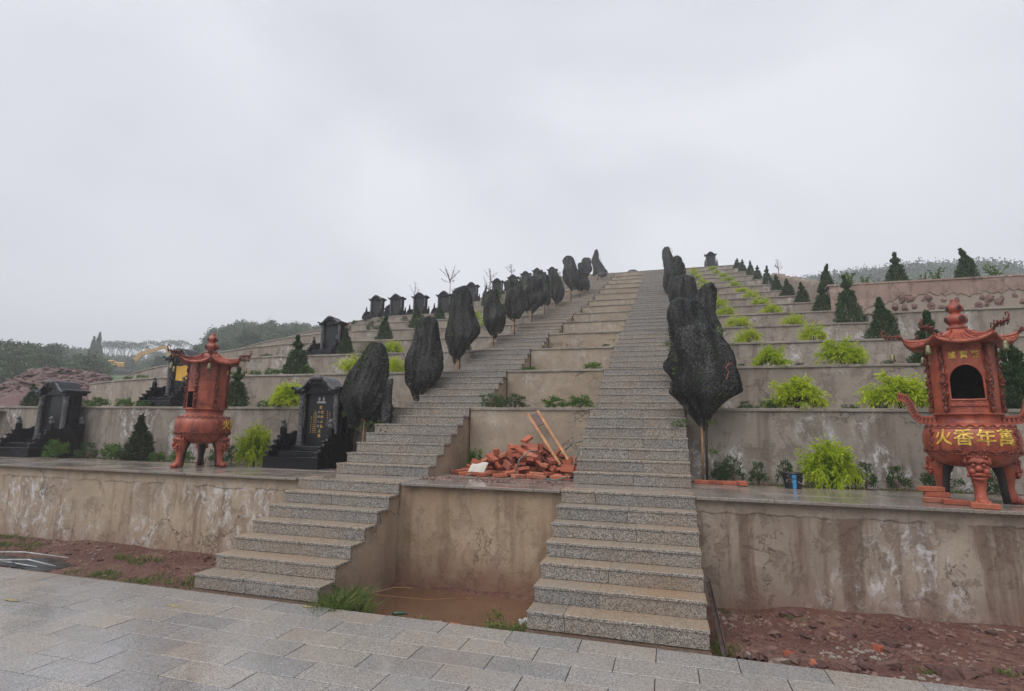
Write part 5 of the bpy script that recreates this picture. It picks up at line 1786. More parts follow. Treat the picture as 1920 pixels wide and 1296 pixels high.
        b.blob((cx * 1.06, cy * 1.06, 1.02), (0.03, 0.03, 0.035), q, 8, 5, 0.2)
        b.blob((cx * 1.07, cy * 1.07, 1.33), (0.035, 0.035, 0.03), q + 9, 8, 5, 0.4)
        ob('dragon_column', b.build('dragon_column', 'red_relief', True), drum)
    # legs with lion masks
    for q, a in enumerate((leg0, leg0 + 2 * PI / 3, leg0 + 4 * PI / 3)):
        lg = ob('leg', None, t, (0, 0, 0), (0, 0, a + PI / 2))
        b = MB()                       # built facing -y at radius about 0.42
        pts = [(0, -0.40, 0.50), (0, -0.445, 0.40), (0, -0.43, 0.28), (0, -0.425, 0.17), (0, -0.445, 0.09), (0, -0.46, 0.03)]
        b.tube(pts, [0.12, 0.125, 0.085, 0.062, 0.070, 0.085], 12)
        b.blob((0, -0.475, 0.045), (0.085, 0.10, 0.05), 7, 12, 7, 0.05)
        for i in range(4):
            x = -0.066 + 0.044 * i
            b.blob((x, -0.555 + abs(i - 1.5) * 0.012, 0.035), (0.026, 0.045, 0.034), 3, 8, 6, 0.03)
        ob('shank', b.build('shank', 'red_iron', True), lg)
        b = MB()
        b.blob((0, -0.475, 0.41), (0.125, 0.085, 0.125), 2, 14, 9, 0.04)
        for s in (-1, 1):
            b.tube([(0, -0.575, 0.452), (s * 0.04, -0.57, 0.475), (s * 0.085, -0.55, 0.462), (s * 0.115, -0.51, 0.43)], [0.016, 0.022, 0.020, 0.012], 7)
            b.blob((s * 0.052, -0.563, 0.428), (0.026, 0.018, 0.018), 3, 8, 6, 0.0)
            b.blob((s * 0.068, -0.555, 0.365), (0.040, 0.028, 0.030), 4, 8, 6, 0.1)
            b.blob((s * 0.12, -0.46, 0.47), (0.035, 0.03, 0.04), 5, 8, 6, 0.2)
            for i in range(3):
                b.blob((s * (0.105 - 0.01 * i), -0.50, 0.32 + 0.035 * i), (0.022, 0.03, 0.022), i, 6, 5, 0.2)
        b.blob((0, -0.585, 0.395), (0.042, 0.03, 0.03), 6, 9, 6, 0.08)
        b.tube([(-0.085, -0.545, 0.325), (0, -0.575, 0.335), (0.085, -0.545, 0.325)], [0.014, 0.02, 0.014], 7)
        b.tube([(-0.075, -0.535, 0.295), (0, -0.56, 0.285), (0.075, -0.535, 0.295)], [0.012, 0.018, 0.012], 7)
        for i in range(7):
            x = -0.09 + 0.03 * i
            b.blob((x, -0.50 - 0.02 * (1 - abs(x) / 0.09), 0.515), (0.022, 0.025, 0.022), i, 6, 5, 0.2)
        ob('lion_mask', b.build('lion_mask', 'red_iron', True), lg)
        b = MB()
        b.tube([(0, -0.30, 0.46), (0, -0.36, 0.30), (0, -0.37, 0.16), (0, -0.40, 0.012)], [0.09, 0.06, 0.05, 0.055], 8)
        ob('leg_back', b.build('leg_back', 'dark_iron', True), lg)
    # swept six-sided roof
    n, m = 72, 16
    V, F = [], []
    for i in range(m + 1):
        u = i / m
        for j in range(n):
            a = 2 * PI * j / n
            R = hex_r(a, 0.66) * (0.16 + 0.84 * u) if u > 0 else 0.105
            if u < 0.2:
                R = 0.105 + (hex_r(a, 0.66) * 0.328 - 0.105) * u / 0.2
            z = 1.955 - 0.185 * (1 - (1 - u) ** 1.9) + 0.085 * (corner(a) ** 3) * u ** 2.5 + (0.006 * math.cos(30 * a) * (1 if u > 0.15 else 0))
            V.append((R * math.cos(a), R * math.sin(a), z))
    for j in range(n):                      # rim and underside
        a = 2 * PI * j / n
        R = hex_r(a, 0.66)
        V.append((R * math.cos(a), R * math.sin(a), 1.77 + 0.085 * corner(a) ** 3 - 0.035))
    for j in range(n):
        a = 2 * PI * j / n
        V.append((0.37 * math.cos(a), 0.37 * math.sin(a), 1.755))
    for i in range(m + 2):
        for j in range(n):
            F.append((i * n + j, (i + 1) * n + j, (i + 1) * n + (j + 1) % n, i * n + (j + 1) % n))
    roof = ob('roof', mesh('roof', V, F, 'red_iron', True), t)
    b = MB()                                # tile ribs
    for q in range(36):
        a = 2 * PI * (q + 0.5) / 36
        pts = []
        for i in range(4, m + 1):
            u = i / m
            R = hex_r(a, 0.66) * (0.16 + 0.84 * u)
            z = 1.955 - 0.185 * (1 - (1 - u) ** 1.9) + 0.085 * (corner(a) ** 3) * u ** 2.5 + 0.004
            pts.append((R * math.cos(a), R * math.sin(a), z))
        b.tube(pts, 0.011, 5)
    for q in range(6):
        a = q * PI / 3
        pts = []
        for i in range(2, m + 1):
            u = i / m
            R = hex_r(a + 1e-4, 0.66) * (0.16 + 0.84 * u)
            pts.append((R * math.cos(a), R * math.sin(a), 1.955 - 0.185 * (1 - (1 - u) ** 1.9) + 0.085 * u ** 2.5 + 0.012))
        b.tube(pts, 0.02, 6)
    ob('roof_ribs', b.build('roof_ribs', 'red_iron', True), roof)
    for q in range(6):
        a = q * PI / 3
        c, s = math.cos(a), math.sin(a)
        b = MB()
        base = 0.64
        K = 1.35
        cur = [(0, 0), (0.05, 0.035), (0.10, 0.045), (0.15, 0.035), (0.19, 0.05), (0.215, 0.085), (0.195, 0.11), (0.17, 0.10), (0.175, 0.08)]
        b.tube([((base + u) * c, (base + u) * s, 1.855 + v) for u, v in [(K * uu, K * vv) for uu, vv in cur]], [0.02, 0.018, 0.016, 0.014, 0.013, 0.011, 0.009, 0.008, 0.006], 6)
        for i in range(9):
            u = 0.01 + 0.027 * i
            off = 0.03 * (1 if i % 2 else -1)
            b.tube([((base + u) * c - off * s, (base + u) * s + off * c, 1.875), ((base + u + 0.03) * c - off * 1.5 * s, (base + u + 0.03) * s + off * 1.5 * c, 1.92 + 0.012 * (i % 3)), ((base + u + 0.055) * c, (base + u + 0.055) * s, 1.90)], [0.008, 0.009, 0.005], 5)
        dr = ob('roof_dragon', b.build('roof_dragon', 'red_relief', True), roof)
        if True:
            br = base + 0.17
            b = MB()
            b.tube([(br * c, br * s, 1.89), (br * c, br * s, 1.70)], 0.0035, 4)
            b.lathe([(0.006, 1.715), (0.022, 1.705), (0.030, 1.68), (0.033, 1.645), (0.042, 1.61), (0.038, 1.61), (0.03, 1.64)], 14, (br * c, br * s, 0), cap=False)
            b.tube([(br * c, br * s, 1.64), (br * c, br * s, 1.52)], 0.003, 4)
            b.blob((br * c, br * s, 1.505), (0.008, 0.008, 0.018), 1, 6, 4, 0.0)
            ob('bell', b.build('bell', 'bronze', True), roof)
    # gourd finial
    b = MB()
    b.lathe([(0.115, 1.945), (0.125, 1.955), (0.125, 1.975), (0.095, 1.985), (0.085, 2.0), (0.10, 2.012), (0.127, 2.035), (0.136, 2.062), (0.130, 2.09), (0.105, 2.115), (0.07, 2.13), (0.058, 2.14), (0.068, 2.15), (0.092, 2.168), (0.103, 2.192), (0.098, 2.218), (0.078, 2.242), (0.056, 2.262), (0.047, 2.285), (0.050, 2.305), (0.040, 2.306)], 40)
    fin = ob('finial', b.build('finial', 'red_iron', True), t)
    for q in range(4):
        a = -PI / 2 + 0.45 + q * PI / 2
        for r_, z_, s_ in ((0.137, 2.062, 0.030), (0.104, 2.195, 0.022)):
            b = MB()
            ring = [((r_ + 0.002) * math.cos(a + s_ / r_ * math.cos(w_)), (r_ + 0.002) * math.sin(a + s_ / r_ * math.cos(w_)), z_ + s_ * math.sin(w_)) for w_ in np.linspace(0, 2 * PI, 15)]
            b.tube(ring, 0.005, 5, False)
            b.box(-0.010, 0.010, -0.010, 0.010, -0.010, 0.010)
            for i in range(len(b.V) - 8, len(b.V)):
                v = b.V[i]
                b.V[i] = (v[0] + r_ * math.cos(a), v[1] + r_ * math.sin(a), v[2] + z_)
            ob('coin_relief', b.build('coin_relief', 'soot', True), fin)
    # handles
    if handles:
        for s in (-1, 1):
            b = MB()
            cur = [(0.36, 0.915), (0.46, 0.905), (0.55, 0.915), (0.605, 0.96), (0.635, 1.03), (0.655, 1.10), (0.69, 1.155), (0.75, 1.180), (0.80, 1.185)]
            V, F = [], []
            for i, (x, z) in enumerate(cur):
                x0, z0_ = cur[max(i - 1, 0)]
                x1, z1_ = cur[min(i + 1, len(cur) - 1)]
                tx, tz = x1 - x0, z1_ - z0_
                L = math.hypot(tx, tz)
                nx_, nz_ = -tz / L, tx / L
                for du, dv in ((-0.048, -0.05), (0.048, -0.05), (0.048, 0.05), (-0.048, 0.05)):
                    V.append((s * (x + nx_ * du), dv, z + nz_ * du))
            for i in range(len(cur) - 1):
                for j in range(4):
                    F.append((i * 4 + j, i * 4 + (j + 1) % 4, i * 4 + 4 + (j + 1) % 4, i * 4 + 4 + j))
            F += [(0, 1, 2, 3), tuple(4 * (len(cur) - 1) + j for j in (3, 2, 1, 0))]
            b.addv(V, F)
            h = ob('handle', b.build('handle', 'red_iron'), t)
            b = MB()                        # square key-fret relief on the face
            for i in range(len(cur) - 1):
                (xa, za), (xb_, zb_) = cur[i], cur[i + 1]
                for u0 in (0.05, 0.55):
                    px_, pz_ = xa + (xb_ - xa) * u0, za + (zb_ - za) * u0
                    qx, qz = xa + (xb_ - xa) * (u0 + 0.4), za + (zb_ - za) * (u0 + 0.4)
                    tx, tz = qx - px_, qz - pz_
                    L = math.hypot(tx, tz) + 1e-6
                    nx_, nz_ = -tz / L, tx / L
                    fret = [(px_ + nx_ * -0.022, pz_ + nz_ * -0.022), (px_ + nx_ * 0.022, pz_ + nz_ * 0.022), (qx + nx_ * 0.022, qz + nz_ * 0.022), (qx + nx_ * -0.010, qz + nz_ * -0.010)]
                    b.tube([(s * fx, -0.053, fz) for fx, fz in fret], 0.005, 4)
            ob('fret_relief', b.build('fret_relief', 'red_relief'), h)
    # gold writing on the bowl and over the door (right to left)
    def wrap(V, r0, zc, ang):
        out = []
        for x, y, z in V:
            zz = zc + y
            rr = np.interp(zz, [0.455, 0.525, 0.585, 0.66, 0.72, 0.785, 0.835], [0.42, 0.50, 0.535, 0.548, 0.548, 0.53, 0.49]) if r0 is None else r0
            a = ang + x / rr
            out.append(((rr + 0.004 + z) * math.cos(a), (rr + 0.004 + z) * math.sin(a), zz))
        return out
    b = MB()
    for i, ch in enumerate('火香年萬'):
        V, F = glyph(ch, 0.185, 0.008, 0.003)
        if len(V):
            V[:, 0] *= 1.18
            b.addv(wrap(V, None, 0.705, -PI / 2 + (i - 1.5) * 0.43), F)
    ob('gold_writing', b.build('gold_writing', 'gold_paint'), bowl)
    b = MB()
    for i, ch in enumerate('爐寶聚'):
        V, F = glyph(ch, 0.082, 0.005, 0.0015)
        if len(V):
            V[:, 0] *= 1.15
            b.addv(wrap(V, 0.381, 1.615, -PI / 2 + (i - 1) * 0.33), F)
    ob('gold_writing', b.build('gold_writing', 'gold_paint'), drum)
    if not arch:                            # long-life character in relief on the side panel
        b = MB()
        a0 = math.radians(313) - rz_text
        V, F = glyph('壽', 0.42, 0.008, -0.004)
        if len(V):
            V[:, 0] *= 0.62
            V[:, 1] *= 1.05
            b.addv(wrap(V, 0.377, 1.43, a0), F)
        for z_ in (1.69, 1.06):
            for sg in (-1, 1):
                b.tube([(0.385 * math.cos(a0 + x), 0.385 * math.sin(a0 + x), z_ + sg * 0.012 * math.sin(x * 26)) for x in np.linspace(-0.34, 0.34, 34)], 0.008, 5)
        ob('relief_character', b.build('relief_character', 'red_iron'), drum)
    return t
burner('red iron incense burner with arched door and gold characters facing front, at right', (3.22, 7.12, 1.05), math.radians(-19), True, True, 0.0, (0.77, 0.77, 0.985))
RL = math.radians(135)
burner('red iron incense burner with its gold writing turned sideways, at left', (-7.83, 7.54, 1.05), RL, False, False, RL, (0.80, 0.80, 1.02), math.radians(255) - RL, math.radians(28))

# ------------------------------------------------------------------ bricks
brick_me = boxmesh('brick', -0.12, 0.12, -0.0575, 0.0575, -0.0265, 0.0265, 'brick', 0.004)
def brick(loc, rot, label, group=None, s=(0.94, 0.94, 0.94)):
    return ob('brick', brick_me, None, loc, rot, s, label=label, cat='brick', group=group)
rg = np.random.default_rng(61)
def heap(x, y):
    u = (x + 2.15) / 1.05
    v = (y - 8.50) / 0.50
    return max(0.0, 0.46 * (1 - abs(u) ** 1.35)) * max(0.0, 1 - abs(v) ** 1.6)
put = []
for layer in range(7):
    zb = 0.05 + layer * 0.062
    tries = 0
    cnt = 0
    while tries < 160 and cnt < (46, 34, 26, 20, 13, 8, 4)[layer]:
        tries += 1
        x, y = rg.uniform(-3.2, -1.38), rg.uniform(8.02, 8.92)
        if heap(x, y) < zb - 0.055: continue
        if any(abs(px_ - x) < 0.125 and abs(py_ - y) < 0.10 and abs(pz_ - zb) < 0.045 for px_, py_, pz_ in put): continue
        put.append((x, y, zb))
        cnt += 1
        steep = 0.16 + 0.22 * rg.random() if layer else 0.08
        rx, ry = rg.normal(0, steep), rg.normal(0, steep)
        if rg.random() < 0.16: rx += PI / 2
        if rg.random() < 0.07 and layer > 0: ry += PI / 2 * 0.8
        brick((x, y, 1.05 + zb + abs(math.sin(rx)) * 0.03 + abs(math.sin(ry)) * 0.06), (rx, ry, rg.uniform(0, PI)), 'red clay brick lying in the jumbled heap between the stairs', 'bricks of the heap')
for x, y, a in ((-3.05, 7.98, 0.4), (-2.75, 7.90, 2.6), (-2.45, 7.86, 0.2), (-2.15, 7.84, 1.0), (-1.85, 7.86, 0.1), (-1.50, 7.88, 0.05), (-1.62, 8.02, 1.3), (-2.9, 8.0, 1.7), (-3.28, 8.2, 0.5), (-2.0, 7.95, 1.9)):
    brick((x, y, 1.05 + 0.032), (rg.uniform(-.1, .1), rg.uniform(-.12, .12), a), 'red clay brick lying in the jumbled heap between the stairs', 'bricks of the heap')
brick((-2.18, 8.42, 1.62), (0.15, -0.35, 1.25), 'red clay brick tilted on the very top of the heap', None)
b = MB()
V, F = [], []
for i in range(7):
    for j in range(5):
        u, v = i / 6, j / 4
        V.append((-3.02 + 0.28 * u + 0.05 * v, 7.93 + 0.10 * v + 0.018 * math.sin(5 * u), 1.06 + 0.17 * v + 0.03 * u * v + 0.012 * math.sin(7 * u + 3 * v)))
for i in range(6):
    for j in range(4):
        a = i * 5 + j
        F.append((a, a + 5, a + 6, a + 1))
o = ob('paper_sheet', mesh('paper_sheet', V, F, 'pale_sheet', True), label='crumpled whitish sheet propped on the left of the brick heap', cat='sheet')
sm = o.modifiers.new('thick', 'SOLIDIFY')
sm.thickness = 0.004
# wooden handled frame leaning on the heap
t = ob('wooden_frame', None, None, (-1.56, 8.32, 1.2), label='two long wooden shafts joined by a brown board, leaning over the bricks', cat='handcart')
def rail(p, q, name='shaft'):
    p, q = np.array(p), np.array(q)
    d = unit(q - p)
    s = unit(np.cross(d, np.array([0, 0.5, 1.0])))
    u = np.cross(s, d)
    b = MB()
    b.obox((p + q) / 2 - np.array([-1.56, 8.32, 1.2]), (0.013, 0.022, np.linalg.norm(q - p) / 2), np.stack([s, u, d], 1), 0.004)
    ob(name, b.build(name, 'wood'), t)
p1, q1, p2, q2 = np.array([-2.29, 8.90, 2.04]), np.array([-1.60, 8.26, 1.24]), np.array([-2.13, 8.93, 2.10]), np.array([-1.49, 8.33, 1.32])
rail(p1, q1)
rail(p2, q2)
b = MB()
c = [p1 + (q1 - p1) * 0.03, p1 + (q1 - p1) * 0.27, p2 + (q2 - p2) * 0.27, p2 + (q2 - p2) * 0.03]
o_ = np.array([-1.56, 8.32, 1.2])
nn = unit(np.cross(c[1] - c[0], c[3] - c[0]))
b.addv([x - o_ for x in c] + [x - o_ - nn * 0.015 for x in c], [(0, 1, 2, 3), (7, 6, 5, 4), (0, 4, 5, 1), (1, 5, 6, 2), (2, 6, 7, 3), (3, 7, 4, 0)])
ob('board', b.build('board', 'brown_board'), t)
# bent hoops of plastic strap in the heap
for pts, lab in ((((-2.25, 7.98, 1.10), (-2.2, 8.05, 1.32), (-2.05, 8.12, 1.45), (-1.95, 8.2, 1.44)), 'grey-green plastic strap bent over the front of the brick heap'), (((-1.62, 8.75, 1.45), (-1.48, 8.8, 1.58), (-1.3, 8.85, 1.60)), 'dark wire arching behind the leaning shafts'), (((-1.40, 8.1, 1.10), (-1.36, 8.2, 1.35), (-1.30, 8.35, 1.52)), 'green hose hanging beside the right stairs at the heap'), (((-1.75, 7.75, 1.065), (-1.55, 7.66, 1.062), (-1.4, 7.8, 1.10)), 'thin dark hose lying before the brick heap')):
    b = MB()
    b.tube(pts, 0.011, 6)
    ob('plastic_strap', b.build('plastic_strap', 'hose', True), label=lab, cat='strap')
# bricks edging the tree pit and under the burner
for i in range(3):
    brick((0.46 + 0.19 * i, 8.20 - 0.0 * i, 1.075), (0, 0, 0.02 * i), 'brick in the low edging around the front right wrapped tree', 'edging bricks')
brick((0.97, 8.10, 1.085), (0, 0, PI / 2 + 0.1), 'loose end-on brick beside the edging of the front right tree')
for x, y, z, a, lab in ((2.80, 7.02, 1.077, 0.15, 'lowest'), (2.84, 7.10, 1.131, -0.25, 'middle'), (2.80, 7.12, 1.185, 0.1, 'top')):
    brick((x, y, z), (0, 0, a), '%s brick of the small stack by the left foot of the right burner' % lab)
brick((2.92, 6.88, 1.077), (0, 0, -0.2), 'brick lying on the walk in front of the small brick stack')
brick((3.05, 6.62, 1.077), (0, 0, -0.3), 'brick lying under the front paw of the right burner')
for x, y, a in ((1.10, 5.05, 0.4), (0.95, 5.35, 1.2), (1.75, 5.75, 0.6)):
    brick((x, y, zr_(x, y) + 0.006), (0.1, 0.2, a), 'half-buried brick fragment in the rubble below the right wall', 'brick fragments', (0.42, 0.65, 0.9))
for x, y, a in ((-2.98, 5.12, 0.6), (-2.1, 5.3, 0.2)):
    brick((x, y, -0.20), (0.1, 0.1, a), 'brick fragment sitting in the muddy pit', 'pit fragments', (0.45, 0.8, 0.8))

# ------------------------------------------------------------------ bucket
t = ob('bucket', None, None, (1.60, 8.05, 1.05), label='black and blue paint bucket standing by the golden bush', cat='bucket')
b = MB()
b.lathe([(0.10, 0.0), (0.112, 0.10), (0.122, 0.185), (0.130, 0.19), (0.130, 0.205), (0.118, 0.205), (0.10, 0.02)], 32, cap=False)
b.lathe([(0.001, 0.012), (0.101, 0.012)], 32, cap=False)
b.lathe([(0.124, 0.125), (0.121, 0.13), (0.124, 0.135)], 32, cap=False)
ob('body', b.build('body', 'bucket_black', True), t)
V, F = [], []
for i in range(7):
    a = -PI / 2 - 0.20 + 0.42 * i / 6 - 0.05
    for z_, r_ in ((0.003, 0.1025), (0.10, 0.1145), (0.183, 0.1235)):
        V.append((r_ * math.cos(a), r_ * math.sin(a), z_))
for i in range(6):
    for j in range(2):
        a = i * 3 + j
        F.append((a, a + 3, a + 4, a + 1))
ob('blue_label', mesh('blue_label', V, F, 'bucket_blue', True), t)
b = MB()
for q in range(22):
    a, z_ = -PI / 2 - rg.uniform(0.15, 0.95), rg.uniform(0.08, 0.18)
    b.blob((0.1195 * math.cos(a), 0.1195 * math.sin(a), z_), (0.006, 0.003, 0.004), q, 5, 3, 0.2)
ob('label_print', b.build('label_print', 'white_plastic'), t)
b = MB()
b.tube([(0.132 * math.cos(-0.05 - 1.25 * i / 10), 0.132 * math.sin(-0.05 - 1.25 * i / 10), 0.17 - 0.10 * math.sin(PI * 0.75 * i / 10)) for i in range(11)], 0.004, 5, False)
ob('bail', b.build('bail', 'white_plastic', True), t)

# ------------------------------------------------------------------ things on the ground in front
b = MB()
b.tube([(0.0, 0, 0), (-0.09, 0.92, 0.36)], 0.001, 4)
t = ob('iron_bar', None, None, (0.40, 4.98, -0.06), label='rusty iron bar leaning on the side of the right stairs', cat='bar')
b = MB()
p, q = np.array([0, 0, 0.0]), np.array([-0.055, 0.90, 0.36])
d = unit(q - p)
s = unit(np.cross(d, np.array([0, 0, 1.0])))
u = np.cross(s, d)
b.obox((p + q) / 2, (0.022, 0.006, np.linalg.norm(q - p) / 2), np.stack([s, u, d], 1), 0.002)
b.obox((p + q) / 2 + s * 0.018 + u * 0.02, (0.005, 0.022, np.linalg.norm(q - p) / 2), np.stack([s, u, d], 1), 0.002)
ob('angle_section', b.build('angle_section', 'rust'), t)
b = MB()
for i in range(5):
    b.lathe([(0.018, -0.05), (0.018, 0.05), (0.013, 0.05), (0.013, -0.05)], 10, (0, 0, 0), cap=False)
    for j in range(len(b.V) - 40, len(b.V)):
        v = b.V[j]
        b.V[j] = (v[0] + 0.06 * i, v[2], v[1])
ob('hollow_block', b.build('hollow_block', 'rock', True), None, (0.50, 5.0, -0.035), label='broken hollow block end showing a row of round holes by the bar', cat='block')
# tarp and strips at the left edge
V, F = [], []
nx, ny = 26, 14
for i in range(nx):
    for j in range(ny):
        x, y = -8.9 + 1.5 * i / (nx - 1), 4.95 + 0.52 * j / (ny - 1)
        edge = min(i, nx - 1 - i, j, ny - 1 - j) / 4
        V.append((x + 0.05 * math.sin(y * 9), y + 0.04 * math.sin(x * 7), zl_(x, y) + 0.012 + 0.035 * abs(math.sin(x * 9 + 3 * math.sin(y * 8))) * min(1, edge)))
for i in range(nx - 1):
    for j in range(ny - 1):
        a = i * ny + j
        F.append((a, a + ny, a + ny + 1, a + 1))
ob('plastic_tarp', mesh('plastic_tarp', V, F, 'tarp_black', True), label='crumpled black plastic sheet on the soil at the left edge', cat='tarp')
for x0, y0, x1, y1, z_ in ((-9.1, 5.30, -7.85, 5.58, 0.03), (-9.0, 5.02, -7.6, 5.05, 0.0), (-8.2, 5.0, -7.45, 5.16, 0.01)):
    b = MB()
    b.tube([(x0, y0, zl_(x0, y0) + 0.04 + z_), ((x0 + x1) / 2, (y0 + y1) / 2, zl_(x0, y0) + 0.055 + z_), (x1, y1, zl_(x1, y1) + 0.03)], 0.010, 6)
    ob('white_strip', b.build('white_strip', 'white_plastic', True), label='white plastic strip lying on the black sheet at left', cat='strip', group='white strips')
o = ob('green_bottle', None, None, (-2.85, 5.55, -0.235), (0, 0, 0.5), 0.7, label='crushed green bottle floating at the left of the muddy pit', cat='bottle')
b = MB()
b.tube([(-0.10, 0, 0.015), (-0.05, 0, 0.02), (0.05, 0, 0.018), (0.08, 0, 0.016), (0.10, 0, 0.015), (0.13, 0, 0.015)], [0.022, 0.03, 0.028, 0.02, 0.012, 0.011], 10)
ob('body', b.build('body', 'green_glass', True), o)
o = ob('white_bag', rock_mesh(977, 0.6, 12, 8, 0.4, 'white_plastic'), None, (-1.42, 5.42, -0.12), (0.2, 0.3, 0.5), 0.05, label='scrap of white bag caught in the grass by the right stairs', cat='bag')
o = ob('concrete_lump', rock_mesh(978, 0.5, 10, 7, 0.25, 'mortar_pale'), None, (-2.28, 5.28, -0.21), (0, 0, 0.4), 0.10, label='flat grey concrete lump lying in the muddy water', cat='lump')
o = ob('concrete_lump', rock_mesh(979, 0.5, 10, 7, 0.25, 'mortar_pale'), None, (-1.70, 5.02, -0.17), (0, 0, 1.4), 0.08, label='dark hollow lump at the near edge of the pit beside the weeds', cat='lump')
b = MB()
for i, (a, h) in enumerate(((0.2, 0.34), (0.8, 0.28), (-0.5, 0.30), (1.4, 0.22))):
    b.tube([(0, 0, 0), (0.05 * math.sin(a * 3), 0.03, h * 0.6), (0.11 * math.sin(a * 3), 0.02, h)], [0.004, 0.003, 0.002], 4)
o = ob('pit_weed', None, None, (-1.62, 5.10, -0.22), label='reddish weed growing out of the puddle near the right stairs', cat='weed')
ob('stem', b.build('stem', 'bark'), o)
ob('foliage', weed(990, 7, 0.3, 6, 'leaf_grass', 0.02)[0], o)
b = MB()
b.tube([(-3.1, 5.3, 0.02), (-2.6, 5.7, -0.10), (-2.2, 6.25, -0.19)], 0.0022, 4)
b.tube([(-3.1, 5.3, 0.02), (-2.85, 5.45, 0.07), (-2.7, 5.55, 0.05)], 0.0022, 4)
ob('dry_twig', b.build('dry_twig', 'bamboo'), None, label='long dry twig lying across the left of the muddy pit', cat='twig')
for x, y, w_, h_ in ((-3.47, 4.80, 0.06, 0.028), (-4.70, 4.40, 0.07, 0.03), (-6.34, 4.02, 0.09, 0.022)):
    b = MB()
    n = 12
    b.addv([(w_ * math.cos(2 * PI * i / n) * (1 + 0.25 * math.sin(i * 2.3)), h_ * math.sin(2 * PI * i / n), 0.0) for i in range(n)], [tuple(range(n))])
    ob('paint_mark', b.build('paint_mark', 'yellow_mark'), pav, (x, y, 0.004))
b = MB()
b.box(-16, SL[0] + 0.2, 4.846, 4.90, -0.1, -0.012, 0)
b.box(SL[0], SL[1], 4.846, 4.938, -0.1, -0.006, 0)
b.box(SR[0], SR[1], 4.846, 4.938, -0.1, -0.006, 0)
ob('mortar_joint', b.build('mortar_joint', 'bed_soil'), pav)
# weathered dome at the head of the stairs
ob('boulder', rock_mesh(981, 0.7, 14, 9, 0.08, 'digger_dark'), None, (-2.12, 39.4, 13.5), (0, 0, 0.3), (0.55, 0.4, 0.55), label='dark rounded boulder on the hilltop at the head of the stairs', cat='boulder')

# ------------------------------------------------------------------ excavator on the far left slope
ex, ey = -83.6, 64.0
ez = land(ex, ey)
t = ob('excavator', None, None, (ex, ey, ez + 0.35), (0, 0, math.radians(40)), 0.85, label='yellow excavator with raised boom on the far left slope', cat='excavator')
b = MB()
b.box(-2.0, 1.6, -1.35, -0.75, 0, 0.85, 0.3)
b.box(-2.0, 1.6, 0.75, 1.35, 0, 0.85, 0.3)
ob('track', b.build('track', 'digger_dark'), t)
b = MB()
b.box(-2.5, 0.2, -1.2, 1.2, 1.0, 2.0, 0.15)
b.box(-2.5, -1.5, -1.2, 1.2, 1.0, 2.3, 0.15)
ob('house', b.build('house', 'digger_yellow'), t)
c_ = ob('cab', boxmesh('cab', 0.25, 1.5, -1.2, -0.1, 1.0, 2.7, 'digger_dark', 0.08), t)
ob('cab_window', boxmesh('cab_window', 0.45, 1.35, -1.215, -1.205, 1.7, 2.5, 'glass_dark', 0), c_)
def limb(name, pts, w, parent=t):
    b = MB()
    for (p, hp), (q, hq) in zip(pts, pts[1:]):
        p, q = np.array(p, float), np.array(q, float)
        d = unit(q - p)
        u = np.array([-d[2], 0, d[0]])
        V = []
        for c0, hh in ((p, hp), (q, hq)):
            for sy, sz in ((-1, -1), (1, -1), (1, 1), (-1, 1)):
                V.append(c0 + np.array([0, sy * w, 0]) + u * sz * hh)
        b.addv(V, [(0, 1, 2, 3), (7, 6, 5, 4), (0, 4, 5, 1), (1, 5, 6, 2), (2, 6, 7, 3), (3, 7, 4, 0)])
    return ob(name, b.build(name, 'digger_yellow'), parent)
limb('boom', [((0.6, 0.3, 1.3), 0.30), ((2.2, 0.3, 3.9), 0.42), ((6.0, 0.3, 5.6), 0.22)], 0.22)
limb('stick', [((5.8, 0.3, 5.75), 0.3), ((6.4, 0.3, 5.2), 0.30), ((7.1, 0.3, 3.0), 0.16)], 0.18)
b = MB()
b.prism([(6.9, 3.1), (7.4, 3.0), (7.5, 2.3), (7.1, 2.0), (6.7, 2.3)], -0.2, 0.8)
ob('bucket', b.build('bucket', 'digger_dark'), t)

# ------------------------------------------------------------------ woods
def tree_crown(seed, n=1500, nc=20, flat=1.0, mat='leaf_forest', ls=1.25):
    """unit crown: 1 high overall, about 0.8 wide"""
    rg = np.random.default_rng(seed)
    a = rg.uniform(0, 6.28, nc)
    h = rg.uniform(0.30, 0.90, nc)
    R = 0.36 * np.sqrt(np.clip(1 - ((h - 0.52) / 0.45) ** 2, 0.05, 1)) * np.sqrt(rg.uniform(0.1, 1, nc))
    c = np.stack([R * np.cos(a), R * np.sin(a), h], 1)
    idx = rg.integers(0, nc, n)
    off = rg.normal(0, 1, (n, 3)) * np.array([0.075, 0.075, 0.055 * flat])
    P = c[idx] + off
    D = unit(off + rg.normal(0, 0.04, (n, 3)) + np.array([0, 0, 0.02]))
    V, F = cards(P, D, rg.uniform(0.035, 0.075, n) * ls, rg.uniform(0.025, 0.05, n) * ls, rg)
    tone = np.clip(rg.uniform(0, 0.7, nc)[idx] + rg.uniform(0, 0.4, n), 0, 1)
    return foliage_mesh('crown', V, F, tone, mat)
def tree_trunk(seed, h=0.6, r=0.025):
    rg = np.random.default_rng(seed)
    b = MB()
    b.tube([(0, 0, -0.08), (0.01, 0.01, h * 0.5), (0.0, 0.02, h)], [r, r * 0.8, r * 0.5], 6)
    for i in range(5):
        a = rg.uniform(0, 6.28)
        z = h * rg.uniform(0.5, 0.95)
        b.tube([(0, 0, z), (0.12 * math.cos(a), 0.12 * math.sin(a), z + 0.12), (0.22 * math.cos(a), 0.22 * math.sin(a), z + 0.22)], [r * 0.5, r * 0.35, r * 0.2], 5)
    return b.build('trunk', 'bark')
CROWN = [tree_crown(1000 + i) for i in range(5)]
TRUNK = [tree_trunk(1020 + i) for i in range(3)]
